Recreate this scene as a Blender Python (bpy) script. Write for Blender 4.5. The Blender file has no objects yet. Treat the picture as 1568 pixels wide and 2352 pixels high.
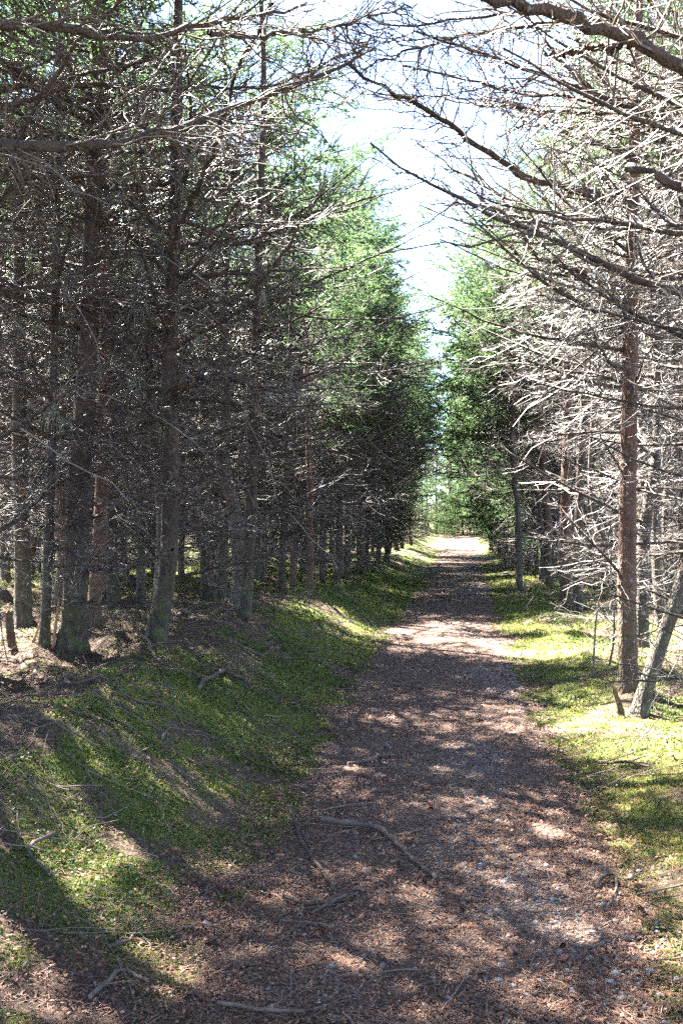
import bpy, math, random
import numpy as np
from mathutils import Vector, Matrix, Euler

SC = bpy.context.scene
COL = SC.collection
RNG = np.random.default_rng(7)

# ------------------------------------------------------------------ camera, sky, sun, exposure
FPX, CX, HY, EYE = 2308.0, 784.0, 1190.0, 1.6       # focal length, centre column and horizon row of a 1568x2352 view
cam_d = bpy.data.cameras.new("camera")
cam = bpy.data.objects.new("camera", cam_d)
COL.objects.link(cam)
cam.location = (0, 0, EYE)
cam.rotation_euler = (math.radians(90), 0, 0)
cam_d.sensor_fit = 'VERTICAL'
cam_d.angle = 2 * math.atan(1176 / FPX)
cam_d.shift_y = 14 / 2352
cam_d.clip_start, cam_d.clip_end = 0.05, 3000
SC.camera = cam

SUN_AZ, SUN_EL = math.radians(-46), math.radians(54)   # azimuth from +Y, negative = towards -X
world = bpy.data.worlds.new("World")
SC.world = world
world.use_nodes = True
wn = world.node_tree
sky = wn.nodes.new("ShaderNodeTexSky")
sky.sky_type = 'NISHITA'
sky.sun_disc = False
sky.sun_elevation = SUN_EL
sky.sun_rotation = SUN_AZ
sky.air_density, sky.dust_density = 0.5, 0.3
wn.links.new(sky.outputs[0], wn.nodes["Background"].inputs[0])
wn.nodes["Background"].inputs[1].default_value = 0.05

sun_d = bpy.data.lights.new("sun", 'SUN')
sun_d.energy = 5.0
sun_d.angle = math.radians(0.53)
sun_d.color = (1.0, 0.95, 0.87)
sun = bpy.data.objects.new("sun", sun_d)
COL.objects.link(sun)
S_DIR = Vector((math.sin(SUN_AZ) * math.cos(SUN_EL), math.cos(SUN_AZ) * math.cos(SUN_EL), math.sin(SUN_EL)))
sun.rotation_euler = S_DIR.to_track_quat('Z', 'Y').to_euler()
sun.location = S_DIR * 60

vs = SC.view_settings
vs.view_transform, vs.look, vs.gamma = 'Standard', 'None', 1.0
vs.use_curve_mapping = False
vs.exposure = 4.95
SC.cycles.max_bounces = 5
SC.cycles.diffuse_bounces = 2
SC.cycles.glossy_bounces = 2
SC.cycles.transmission_bounces = 3
SC.cycles.sample_clamp_indirect = 0.15
SC.cycles.blur_glossy = 1.0
SC.cycles.use_denoising = False
SC.cycles.denoiser = 'OPENIMAGEDENOISE'
SC.cycles.denoising_input_passes = 'RGB_ALBEDO_NORMAL'
SC.cycles.denoising_prefilter = 'ACCURATE'


# ------------------------------------------------------------------ small maths
def sstep(a, b, x):
    t = np.clip((np.asarray(x, float) - a) / (b - a), 0, 1)
    return t * t * (3 - 2 * t)

def vnoise(x, y, seed=0):
    x, y = np.asarray(x, float), np.asarray(y, float)
    xi, yi = np.floor(x), np.floor(y)
    fx, fy = x - xi, y - yi
    fx, fy = fx * fx * (3 - 2 * fx), fy * fy * (3 - 2 * fy)
    def h(a, b):
        v = np.sin(a * 127.1 + b * 311.7 + seed * 74.7) * 43758.5453
        return v - np.floor(v)
    return (h(xi, yi) * (1 - fx) + h(xi + 1, yi) * fx) * (1 - fy) + (h(xi, yi + 1) * (1 - fx) + h(xi + 1, yi + 1) * fx) * fy

def fbm(x, y, seed=0, octs=3):
    s, a, t = 0, 1.0, 0
    for o in range(octs):
        s = s + a * vnoise(np.asarray(x) * 2 ** o, np.asarray(y) * 2 ** o, seed + o * 13)
        t += a
        a *= 0.5
    return s / t

def pc(y):                      # path centre line
    y = np.asarray(y, float)
    return 0.12 * y - 0.2 + 0.06 * np.sin(y * 0.35)

def height(x, y):
    x, y = np.asarray(x, float), np.asarray(y, float)
    u = x - pc(y)
    left = sstep(0.85, 2.3, -u)
    right = sstep(0.8, 1.7, u)
    lump = fbm(x * 1.7, y * 1.7, 3) - 0.5
    fine = fbm(x * 5.5, y * 5.5, 9) - 0.5
    big = fbm(x * .75, y * .75, 15) - .5
    h = left * ((0.44 - .12 * sstep(13, 24, y)) + 0.24 * lump + .36 * big + 0.13 * fine) + right * (0.11 + 0.24 * lump + 0.06 * fine)
    h = h + (1 - left) * (1 - right) * 0.012 * lump
    h = h + 0.12 * left * (fbm(x * .4, y * .4, 21) - .5) * sstep(2, 5, -u)
    h = h + sstep(36, 54, y) * 0.80 + sstep(70, 300, y) * 3
    return h

def moss_amount(x, y):
    u = np.asarray(x) - pc(y)
    n = fbm(np.asarray(x) * 1.1, np.asarray(y) * 1.1, 31)
    n2 = fbm(np.asarray(x) * 3.3, np.asarray(y) * 3.3, 37)
    l = sstep(0.62, 1.05, -u + (n2 - .5) * 0.7) * (1 - 0.9 * sstep(1.75, 2.35, -u + (n - .5) * 1.8) * sstep(24, 14, y))
    r = sstep(0.72, 1.0, u + (n2 - .5) * 0.6) * (1 - 0.8 * sstep(2.0, 3.0, u + (n - .5) * 1.8))
    m = np.maximum(l, r)
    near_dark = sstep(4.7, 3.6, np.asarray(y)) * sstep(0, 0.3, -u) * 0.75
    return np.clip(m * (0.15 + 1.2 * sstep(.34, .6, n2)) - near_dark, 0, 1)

def W(px, py, d):
    return np.array([(px - CX) / FPX * d, d, EYE - (py - HY) / FPX * d])

def G(px, py):                  # where a sight line meets the ground
    for d in np.concatenate([np.arange(2.2, 12, .02), np.arange(12, 90, .1)]):
        p = W(px, py, d)
        if p[2] <= height(p[0], p[1]):
            return p
    return W(px, py, 60)

# ------------------------------------------------------------------ mesh collecting
class MB:
    def __init__(s):
        s.v, s.q, s.t, s.a, s.n, s.qm, s.tm = [], [], [], [], 0, [], []
    def add(s, v, q=None, t=None, rnd=0.5, mat=0):
        v = np.asarray(v, float).reshape(-1, 3)
        s.v.append(v)
        r = np.empty(len(v)); r[:] = rnd
        s.a.append(r)
        if q is not None and len(q):
            s.q.append(np.asarray(q) + s.n); s.qm.append(np.full(len(q), mat))
        if t is not None and len(t):
            s.t.append(np.asarray(t) + s.n); s.tm.append(np.full(len(t), mat))
        s.n += len(v)
        return s
    def merge(s, o, M=None):
        for v, a in zip(o.v, o.a):
            if M is not None:
                v = v @ M[:3, :3].T + M[:3, 3]
            s.v.append(v); s.a.append(a)
        for q in o.q: s.q.append(q + s.n)
        for t in o.t: s.t.append(t + s.n)
        s.qm += o.qm; s.tm += o.tm
        s.n += o.n
    def joined(s, o, k):
        r = MB(); r.merge(s); r.merge(o)
        r.qm = list(s.qm) + [q + k for q in o.qm]; r.tm = list(s.tm) + [t + k for t in o.tm]
        return r
    def mesh(s, name, mats, smooth=False):
        V = np.concatenate(s.v); A = np.concatenate(s.a)
        Q = np.concatenate(s.q) if s.q else np.zeros((0, 4), int)
        T = np.concatenate(s.t) if s.t else np.zeros((0, 3), int)
        m = bpy.data.meshes.new(name)
        m.vertices.add(len(V)); m.vertices.foreach_set("co", V.astype(np.float32).ravel())
        nl = len(Q) * 4 + len(T) * 3
        m.loops.add(nl)
        m.loops.foreach_set("vertex_index", np.concatenate([Q.ravel(), T.ravel()]).astype(np.int32))
        m.polygons.add(len(Q) + len(T))
        st = np.concatenate([np.arange(len(Q)) * 4, len(Q) * 4 + np.arange(len(T)) * 3]).astype(np.int32)
        m.polygons.foreach_set("loop_start", st)
        mi = np.concatenate([np.concatenate(s.qm) if s.qm else np.zeros(0), np.concatenate(s.tm) if s.tm else np.zeros(0)]).astype(np.int32)
        if not isinstance(mats, (list, tuple)): mats = [mats]
        for mm in mats: m.materials.append(mm)
        m.polygons.foreach_set("material_index", mi)
        if smooth:
            m.polygons.foreach_set("use_smooth", np.ones(len(Q) + len(T), bool))
        at = m.attributes.new("rnd", 'FLOAT', 'POINT')
        at.data.foreach_set("value", A.astype(np.float32))
        m.update(calc_edges=True)
        return m

def unit(v):
    return v / np.maximum(np.linalg.norm(v, axis=-1, keepdims=True), 1e-9)

def tubes(P, R, sides=3):
    N, K, _ = P.shape
    T = unit(np.gradient(P, axis=1))
    up = np.zeros_like(T); up[..., 2] = 1
    vert = np.abs(T.mean(1)[:, 2]) > 0.8
    up[vert] = (1, 0, 0)
    n = unit(np.cross(T, up)); b = np.cross(T, n)
    a = np.arange(sides) / sides * 2 * math.pi
    V = P[:, :, None, :] + R[:, :, None, None] * (np.cos(a)[None, None, :, None] * n[:, :, None, :] + np.sin(a)[None, None, :, None] * b[:, :, None, :])
    i = np.arange(N * K * sides).reshape(N, K, sides)
    j = np.roll(i, -1, axis=2)
    q = np.stack([i[:, :-1], j[:, :-1], j[:, 1:], i[:, 1:]], -1).reshape(-1, 4)
    return V.reshape(-1, 3), q

def sample(P, idx, t):
    K = P.shape[1]
    f = t * (K - 1); k = np.minimum(f.astype(int), K - 2); f = (f - k)[:, None]
    a, b = P[idx, k], P[idx, k + 1]
    return a * (1 - f) + b * f, unit(b - a)

def grow(rng, p0, d0, L, K, bend, jit):
    N = len(p0)
    s = np.linspace(0, 1, K)
    j = rng.normal(0, jit, (N, K, 3)); j[:, 0] = 0
    j = np.cumsum(j, 1)
    Lc = L[:, None, None]
    return p0[:, None] + Lc * (s[None, :, None] * d0[:, None] + (s ** 2)[None, :, None] * bend[:, None] + j)

# ------------------------------------------------------------------ materials
def new_mat(name):
    m = bpy.data.materials.new(name); m.use_nodes = True
    nt = m.node_tree
    for n in list(nt.nodes): nt.nodes.remove(n)
    out = nt.nodes.new("ShaderNodeOutputMaterial")
    return m, nt, out

def nd(nt, typ, **kw):
    n = nt.nodes.new(typ)
    for k, v in kw.items():
        if k.startswith("i_"):
            key = k[2:]
            n.inputs[int(key) if key.isdigit() else key.replace("_", " ")].default_value = v
        else: setattr(n, k, v)
    return n

def ramp(nt, fac, stops):
    r = nt.nodes.new("ShaderNodeValToRGB")
    e = r.color_ramp.elements
    while len(e) < len(stops): e.new(0.5)
    for x, (p, c) in zip(e, stops):
        x.position = p; x.color = (c[0], c[1], c[2], 1)
    if fac is not None: nt.links.new(fac, r.inputs[0])
    return r

def attr(nt, name="rnd"):
    return nd(nt, "ShaderNodeAttribute", attribute_name=name).outputs["Fac"]

def mix(nt, fac, a, b, mode='MIX'):
    m = nt.nodes.new("ShaderNodeMix"); m.data_type = 'RGBA'; m.blend_type = mode
    for sock, v in ((m.inputs[0], fac), (m.inputs[6], a), (m.inputs[7], b)):
        if hasattr(v, "links"): nt.links.new(v, sock)
        else: sock.default_value = v if isinstance(v, float) else (*v, 1) if len(v) == 3 else v
    return m.outputs[2]

def noise(nt, scale, detail=4, rough=.55, vec=None):
    n = nd(nt, "ShaderNodeTexNoise"); n.inputs["Scale"].default_value = scale
    n.inputs["Detail"].default_value = detail; n.inputs["Roughness"].default_value = rough
    if vec is not None: nt.links.new(vec, n.inputs["Vector"])
    return n.outputs["Fac"]

def principled(nt, out, color, rough=.8, spec=.3, bump=None, bstr=.5, bdist=.01):
    p = nt.nodes.new("ShaderNodeBsdfPrincipled")
    if hasattr(color, "links"): nt.links.new(color, p.inputs["Base Color"])
    else: p.inputs["Base Color"].default_value = (*color, 1)
    p.inputs["Roughness"].default_value = rough
    p.inputs["Specular IOR Level"].default_value = spec
    if bump is not None:
        b = nd(nt, "ShaderNodeBump"); b.inputs["Strength"].default_value = bstr; b.inputs["Distance"].default_value = bdist
        nt.links.new(bump, b.inputs["Height"]); nt.links.new(b.outputs[0], p.inputs["Normal"])
    nt.links.new(p.outputs[0], out.inputs[0])
    return p

def bark_mat(name, c0, c1, lichen, lich_amt, moss_foot=0.0):
    m, nt, out = new_mat(name)
    tc = nd(nt, "ShaderNodeTexCoord").outputs["Object"]
    mp = nd(nt, "ShaderNodeMapping"); mp.inputs["Scale"].default_value = (1, 1, .28)
    nt.links.new(tc, mp.inputs[0])
    v = mp.outputs[0]
    n1 = noise(nt, 38, 5, .65, v)
    vo = nd(nt, "ShaderNodeTexVoronoi", feature='DISTANCE_TO_EDGE'); vo.inputs["Scale"].default_value = 60
    nt.links.new(v, vo.inputs["Vector"])
    n2 = noise(nt, 7, 3, .6, tc)
    col = ramp(nt, n1, [(.3, c0), (.7, c1)]).outputs[0]
    col = mix(nt, ramp(nt, n2, [(.4, (0, 0, 0)), (.62, (.5, .5, .5))]).outputs[0], col, tuple(x * 1.5 for x in c1))
    n3 = noise(nt, 24, 4, .7, tc)
    lm = ramp(nt, n3, [(.62 - lich_amt, (0, 0, 0)), (.70 - lich_amt, (1, 1, 1))]).outputs[0]
    col = mix(nt, lm, col, lichen)
    if moss_foot > 0:
        sx = nd(nt, "ShaderNodeSeparateXYZ"); nt.links.new(tc, sx.inputs[0])
        mr = nd(nt, "ShaderNodeMapRange"); nt.links.new(sx.outputs[2], mr.inputs[0])
        mr.inputs[1].default_value = 1.1; mr.inputs[2].default_value = 0.1
        mu = nd(nt, "ShaderNodeMath", operation='MULTIPLY'); nt.links.new(mr.outputs[0], mu.inputs[0])
        nt.links.new(ramp(nt, noise(nt, 11, 3, .6, tc), [(.42, (0, 0, 0)), (.56, (1, 1, 1))]).outputs[0], mu.inputs[1])
        m2 = nd(nt, "ShaderNodeMath", operation='MULTIPLY'); nt.links.new(mu.outputs[0], m2.inputs[0]); m2.inputs[1].default_value = moss_foot
        col = mix(nt, m2.outputs[0], col, (.07, .10, .025))
    add = nd(nt, "ShaderNodeMath", operation='MULTIPLY_ADD'); nt.links.new(vo.outputs["Distance"], add.inputs[0]); add.inputs[1].default_value = 3.0
    nt.links.new(n1, add.inputs[2])
    principled(nt, out, col, .78, .35, add.outputs[0], .9, .012)
    return m

M_BARK = bark_mat("bark_dark", (.016, .011, .008), (.062, .040, .029), (.20, .20, .165), .02, .45)
M_BARK_RED = bark_mat("bark_red", (.035, .018, .013), (.13, .068, .046), (.26, .25, .22), .03, .4)
M_BARK_GREY = bark_mat("bark_grey", (.024, .018, .014), (.082, .063, .049), (.22, .22, .18), .05, .3)

def twig_mat(name, stops, rough, spec, lich=.8):
    m, nt, out = new_mat(name)
    col = ramp(nt, attr(nt), stops).outputs[0]
    tc = nd(nt, "ShaderNodeTexCoord").outputs["Object"]
    n = noise(nt, 30, 3, .6, tc)
    col = mix(nt, ramp(nt, n, [(.52, (0, 0, 0)), (.66, (lich, lich, lich))]).outputs[0], col, (.28, .27, .235))
    principled(nt, out, col, rough, spec)
    return m

M_TWIG = twig_mat("dead_twig", [(0, (.030, .021, .017)), (.5, (.056, .042, .036)), (.85, (.092, .075, .065)), (1, (.17, .15, .13))], .52, .4, .35)
M_LIVE = twig_mat('live_twig', [(0, (.045, .032, .024)), (.6, (.085, .062, .047)), (1, (.14, .115, .09))], .6, .35, .3)
M_LIMB = bark_mat("limb_bark", (.018, .013, .010), (.068, .048, .037), (.20, .20, .165), .03)
M_STICK = twig_mat("fallen_stick", [(0, (.045, .031, .024)), (.5, (.11, .078, .060)), (1, (.20, .155, .125))], .85, .2, .12)

def leaf_mat(name, stops, trans, rough=.55):
    m, nt, out = new_mat(name)
    col = ramp(nt, attr(nt), stops).outputs[0]
    p = nt.nodes.new("ShaderNodeBsdfPrincipled")
    nt.links.new(col, p.inputs["Base Color"]); p.inputs["Roughness"].default_value = rough
    p.inputs["Specular IOR Level"].default_value = .35
    t = nt.nodes.new("ShaderNodeBsdfTranslucent")
    hs = nd(nt, "ShaderNodeHueSaturation"); hs.inputs["Value"].default_value = 1.5; hs.inputs["Saturation"].default_value = 1.05
    nt.links.new(col, hs.inputs["Color"]); nt.links.new(hs.outputs[0], t.inputs[0])
    ms = nt.nodes.new("ShaderNodeMixShader"); ms.inputs[0].default_value = trans
    nt.links.new(p.outputs[0], ms.inputs[1]); nt.links.new(t.outputs[0], ms.inputs[2])
    nt.links.new(ms.outputs[0], out.inputs[0])
    return m

M_NEEDLE = leaf_mat("spruce_needle", [(0, (.036, .082, .042)), (.5, (.075, .132, .05)), (1, (.14, .19, .06))], .5)
M_MOSS = leaf_mat("moss_shoot", [(0, (.04, .062, .014)), (.4, (.092, .118, .025)), (.8, (.155, .172, .036)), (1, (.21, .19, .055))], .35, .7)
M_HERB = leaf_mat("herb_leaf", [(0, (.03, .065, .03)), (.6, (.055, .11, .05)), (1, (.09, .14, .05))], .3, .45)
M_LICHEN = leaf_mat("beard_lichen", [(0, (.14, .16, .12)), (1, (.30, .32, .25))], .25, .8)

def scale_mat(name, stops, rough=.7, spec=.3):
    m, nt, out = new_mat(name)
    principled(nt, out, ramp(nt, attr(nt), stops).outputs[0], rough, spec)
    return m

M_LITTER = scale_mat("needle_and_scale_litter", [(0, (.036, .020, .014)), (.45, (.092, .045, .029)), (.75, (.175, .078, .043)), (.92, (.24, .135, .08)), (1, (.30, .22, .16))])
M_CONE = scale_mat("cone_scale", [(0, (.07, .03, .018)), (.6, (.17, .070, .036)), (1, (.26, .13, .075))], .6)
M_SPLIT = scale_mat("split_wood", [(0, (.18, .09, .05)), (.5, (.28, .16, .09)), (1, (.38, .27, .17))], .75)

def stone_mat():
    m, nt, out = new_mat("grey_gravel_stone")
    tc = nd(nt, "ShaderNodeTexCoord").outputs["Object"]
    col = ramp(nt, attr(nt), [(0, (.07, .068, .068)), (.5, (.125, .12, .117)), (1, (.22, .21, .20))]).outputs[0]
    col = mix(nt, .5, col, ramp(nt, noise(nt, 90, 4, .6, tc), [(.3, (.06, .058, .058)), (.7, (.22, .21, .20))]).outputs[0])
    principled(nt, out, col, .7, .4)
    return m
M_STONE = stone_mat()

def ground_mat():
    m, nt, out = new_mat("forest_floor")
    tc = nd(nt, "ShaderNodeTexCoord").outputs["Object"]
    n1 = noise(nt, 55, 6, .7, tc); n2 = noise(nt, 3.5, 4, .6, tc)
    lit = ramp(nt, n1, [(.28, (.022, .015, .012)), (.5, (.075, .046, .033)), (.68, (.15, .098, .072)), (.8, (.23, .18, .145))]).outputs[0]
    lit = mix(nt, ramp(nt, n2, [(.4, (0, 0, 0)), (.65, (.5, .5, .5))]).outputs[0], lit, (.06, .042, .034))
    mo = ramp(nt, n1, [(.3, (.03, .04, .011)), (.52, (.085, .105, .024)), (.75, (.15, .16, .04))]).outputs[0]
    col = mix(nt, attr(nt), lit, mo)
    principled(nt, out, col, .9, .2, n1, .9, .03)
    return m
M_GROUND = ground_mat()

def path_mat():
    m, nt, out = new_mat("path_litter_and_gravel")
    tc = nd(nt, "ShaderNodeTexCoord").outputs["Object"]
    vo = nd(nt, "ShaderNodeTexVoronoi"); vo.inputs["Scale"].default_value = 85
    nt.links.new(tc, vo.inputs["Vector"])
    sep = nd(nt, "ShaderNodeSeparateColor"); nt.links.new(vo.outputs["Color"], sep.inputs[0])
    chips = ramp(nt, sep.outputs[0], [(0, (.034, .020, .014)), (.4, (.074, .041, .027)), (.7, (.13, .068, .041)), (.88, (.15, .125, .105)), (1, (.25, .225, .20))]).outputs[0]
    n1 = noise(nt, 120, 5, .7, tc)
    dark = ramp(nt, n1, [(.3, (.022, .014, .010)), (.6, (.080, .046, .031)), (.8, (.15, .10, .07))]).outputs[0]
    col = mix(nt, .5, chips, dark)
    # grey gravel shows through the litter in patches (attribute: share of gravel)
    grav = ramp(nt, sep.outputs[1], [(0, (.07, .068, .068)), (.6, (.17, .165, .16)), (1, (.32, .31, .30))]).outputs[0]
    col = mix(nt, attr(nt), col, grav)
    ad = nd(nt, "ShaderNodeMath", operation='ADD'); nt.links.new(n1, ad.inputs[0]); nt.links.new(vo.outputs["Distance"], ad.inputs[1])
    principled(nt, out, col, .85, .25, ad.outputs[0], .8, .012)
    return m
M_PATH = path_mat()

# ------------------------------------------------------------------ object helpers
def link(name, data, parent=None, loc=(0, 0, 0), rot=None, scale=None):
    o = bpy.data.objects.new(name, data)
    COL.objects.link(o)
    o.location = tuple(float(c) for c in loc)
    if rot is not None: o.rotation_euler = tuple(float(c) for c in rot)
    if scale is not None: o.scale = (float(scale),) * 3 if np.isscalar(scale) else tuple(float(c) for c in scale)
    if parent is not None: o.parent = parent
    return o

def tag(o, label=None, cat=None, group=None, kind=None):
    if label: o["label"] = label
    if cat: o["category"] = cat
    if group: o["group"] = group
    if kind: o["kind"] = kind
    return o

# ------------------------------------------------------------------ ground and path
def build_ground():
    def axis(lo, hi, step, far_lo, far_hi, g=1.22):
        a = list(np.arange(lo, hi, step))
        s, x = step, a[-1]
        while x < far_hi:
            s *= g; x += s; a.append(x)
        s, x, b = step, a[0], []
        while x > far_lo:
            s *= g; x -= s; b.append(x)
        return np.array(b[::-1] + a)
    X = axis(-4.5, 5.5, .05, -700, 700, 1.12)
    Y = axis(2.2, 13, .05, -500, 900, 1.045)
    gx, gy = np.meshgrid(X, Y)
    z = height(gx, gy)
    V = np.stack([gx, gy, z], -1).reshape(-1, 3)
    i = np.arange(len(V)).reshape(gx.shape)
    q = np.stack([i[:-1, :-1], i[:-1, 1:], i[1:, 1:], i[1:, :-1]], -1).reshape(-1, 4)
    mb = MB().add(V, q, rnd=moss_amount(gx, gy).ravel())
    o = link("ground", mb.mesh("ground", M_GROUND, True))
    tag(o, "forest floor of brown needle litter and green moss", kind="structure")
    # the trodden path: a thin sheet that dips under the moss at its ragged edges
    ys = np.concatenate([np.arange(-2, 14, .05), np.arange(14, 51, .2)])
    us = np.linspace(-1.25, 1.25, 41)
    gu, gy = np.meshgrid(us, ys)
    gx = pc(gy) + gu
    edge = .82 + .30 * (fbm(gy * 1.1, np.sign(gu) * 7 + 3, 51) - .5) + .12 * (fbm(gy * 5, np.sign(gu) * 9, 53) - .5)
    lift = 0.014 - .1 * sstep(48, 50.5, gy) - 0.10 * sstep(edge - .12, edge + .22, np.abs(gu))
    z = height(gx, gy) + lift + .006 * (fbm(gx * 12, gy * 12, 77) - .5)
    V = np.stack([gx, gy, z], -1).reshape(-1, 3)
    i = np.arange(len(V)).reshape(gx.shape)
    q = np.stack([i[:-1, :-1], i[:-1, 1:], i[1:, 1:], i[1:, :-1]], -1).reshape(-1, 4)
    gr = sstep(.50, .72, fbm(gx * 1.3, gy * .6, 61)) * sstep(-.3, .5, gu) * .35
    o = link("path", MB().add(V, q, rnd=gr.ravel()).mesh("path", M_PATH, True))
    tag(o, "brown needle strewn footpath running straight between the trees", kind="structure")
build_ground()

# ------------------------------------------------------------------ branch growing
def axis_line(rng, L, K=12, rise=.10, curl=.18, side=.10, wig=.012):
    s = np.linspace(0, 1, K)
    P = np.zeros((K, 3))
    P[:, 0] = s * L
    P[:, 2] = L * (rise * s + curl * s ** 2 * rng.uniform(.4, 1.4))
    P[:, 1] = L * side * s ** 2 * rng.normal()
    j = rng.normal(0, wig * L, (K, 3)); j[0] = 0
    return P + np.cumsum(j, 0) * .5

def gen_branch(rng, axis, r0, r1, n2=34, d3=14, d4=14, green=None, needles=120, l2=.42, sides=6, fan=1.0, thick=1.0, cap=9.0, t0=.10):
    """axis (K,3) -> (wood mesh builder, needle mesh builder).  green = share of the axis after which twigs bear needles."""
    wood, leaf = MB(), MB()
    axis = np.asarray(axis, float)
    K = len(axis)
    seg = np.linalg.norm(np.diff(axis, axis=0), axis=1).sum()
    s = np.linspace(0, 1, K)
    R = r0 + (r1 - r0) * s ** .8
    R = R * (1 + rng.normal(0, .12, K))
    v, q = tubes(axis[None], R[None], sides)
    wood.add(v, q, rnd=rng.uniform(.1, .4), mat=0)
    A = axis[None]
    t2 = np.sort(rng.uniform(t0, .99, n2))
    p, tg = sample(A, np.zeros(n2, int), t2)
    up = np.array([0, 0, 1.0])
    side = unit(np.cross(tg, up))
    upv = np.cross(side, tg)
    sg = np.where(np.arange(n2) % 2 == 0, 1, -1)
    phi = rng.normal(-.15, .55, n2)
    lat = sg[:, None] * np.cos(phi)[:, None] * side + np.sin(phi)[:, None] * upv
    ang = np.radians(rng.normal(58, 12, n2))[:, None]
    d2 = unit(np.cos(ang) * tg + np.sin(ang) * lat)
    L2 = seg * (l2 * (1 - t2) ** .8 + .06) * rng.uniform(.45, 1.25, n2) * fan
    L2 = np.minimum(L2, cap * rng.uniform(.6, 1.1, n2))
    bend = tg * .18 + up * rng.normal(-.02, .14, (n2, 1))
    P2 = grow(rng, p, d2, L2, 7, bend, .032)
    rr2 = np.clip(.0028 + .0072 * L2, .003, .011) * thick
    R2 = rr2[:, None] * np.linspace(1, .4, 7)[None]
    v, q = tubes(P2, R2, 3)
    wood.add(v, q, rnd=np.repeat(rng.uniform(0, 1, n2) ** 1.3, 7 * 3), mat=1)
    n3 = max(4, int(L2.sum() * d3))
    i2 = rng.choice(n2, n3, p=L2 / L2.sum())
    t3 = rng.uniform(.08, 1, n3)
    p, tg = sample(P2, i2, t3)
    side = unit(np.cross(tg, up)); upv = np.cross(side, tg)
    phi = rng.normal(0, .8, n3); sg = rng.choice([-1, 1], n3)
    lat = sg[:, None] * np.cos(phi)[:, None] * side + np.sin(phi)[:, None] * upv
    ang = np.radians(rng.normal(52, 14, n3))[:, None]
    d3v = unit(np.cos(ang) * tg + np.sin(ang) * lat)
    L3 = np.clip((.30 * (1 - t3) + .08) * L2[i2] * rng.uniform(.5, 1.5, n3), .03, .32)
    P3 = grow(rng, p, d3v, L3, 4, tg * .15 + up * rng.normal(-.03, .18, (n3, 1)), .055)
    R3 = (np.full(n3, .0025) * rng.uniform(.8, 1.3, n3) * thick)[:, None] * np.linspace(1, .55, 4)[None]
    v, q = tubes(P3, R3, 3)
    wood.add(v, q, rnd=np.repeat(rng.uniform(.1, 1, n3), 12), mat=1)
    n4 = int(L3.sum() * d4)
    i3 = i4 = None
    if n4 > 3:
        i3 = rng.choice(n3, n4, p=L3 / L3.sum())
        t4 = rng.uniform(.1, 1, n4)
        p, tg = sample(P3, i3, t4)
        d4v = unit(tg * .7 + unit(rng.normal(0, 1, (n4, 3))) * .8)
        L4 = rng.uniform(.02, .09, n4)
        P4 = grow(rng, p, d4v, L4, 3, rng.normal(0, .15, (n4, 3)), .04)
        R4 = (np.full(n4, .0018) * thick)[:, None] * np.array([1, .8, .5])[None]
        v, q = tubes(P4, R4, 3)
        wood.add(v, q, rnd=np.repeat(rng.uniform(.2, 1, n4), 9), mat=1)
    if green is not None:
        def clothe(P, base_t, dens, tone):
            seglen = np.linalg.norm(np.diff(P, axis=1), axis=2).sum(1)
            ok = base_t + rng.normal(0, .06, len(P)) > green
            w = seglen * ok
            n = int(w.sum() * dens)
            if n < 4: return
            i = rng.choice(len(P), n, p=w / w.sum())
            t = rng.uniform(.05, 1, n)
            p, tg = sample(P, i, t)
            rad = unit(np.cross(tg, rng.normal(0, 1, (n, 3))))
            d = unit(tg * .6 + rad * .8 + up * .12)
            L = rng.uniform(.014, .024, n)[:, None]
            wd = unit(np.cross(d, rng.normal(0, 1, (n, 3)))) * (.0036 * rng.uniform(.8, 1.3, (n, 1)))
            b = p
            V = np.stack([b - wd, b + wd, b + d * L], 1).reshape(-1, 3)
            tr = rng.uniform(0, 1, len(P))
            rv = np.clip(tone + .45 * (tr[i] - .5) + .25 * (t - .5) + rng.normal(0, .1, n), 0, 1)
            leaf.add(V, t=np.arange(n * 3).reshape(-1, 3), rnd=np.repeat(rv, 3))
        clothe(P3, t2[i2], needles, .45)
        clothe(P2, t2, needles * .8, .40)
        if i3 is not None: clothe(P4, t2[i2][i3], needles, .6)
    return wood, leaf

WOODM = [M_LIMB, M_TWIG]
LIVEM = [M_LIMB, M_LIVE]
LEAFM = [M_LIMB, M_LIVE, M_NEEDLE]
rngb = np.random.default_rng(11)
DEAD, DEADMB, GREEN, GREENMB, STUB, BOUGH, AXES = [], [], [], [], [], [], []
for k in range(8):
    ax = axis_line(rngb, 2.0, 12, rngb.uniform(-.05, .22), rngb.uniform(.0, .28), .12)
    w, _ = gen_branch(rngb, ax, rngb.uniform(.019, .031), .006, n2=int(rngb.integers(16, 28)), d3=8, d4=6.5, l2=rngb.uniform(.36, .5))
    AXES.append(ax); DEADMB.append(w); DEAD.append(w.mesh("dead_branch", WOODM))
for k in range(5):
    ax = axis_line(rngb, .7, 8, rngb.uniform(-.1, .25), .1, .2, .02)
    w, _ = gen_branch(rngb, ax, .013, .006, n2=9, d3=11, d4=8, l2=.55)
    STUB.append(w.mesh("dead_stub", WOODM))
for k in range(5):
    ax = axis_line(rngb, 1.7, 10, rngb.uniform(-.02, .2), rngb.uniform(-.05, .2), .1)
    w, l = gen_branch(rngb, ax, .014, .004, n2=28, d3=10, d4=8, green=.20, needles=520)
    GREENMB.append((w, l)); BOUGH.append(w.joined(l, 2).mesh("live_branch", LEAFM)); pass

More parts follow.
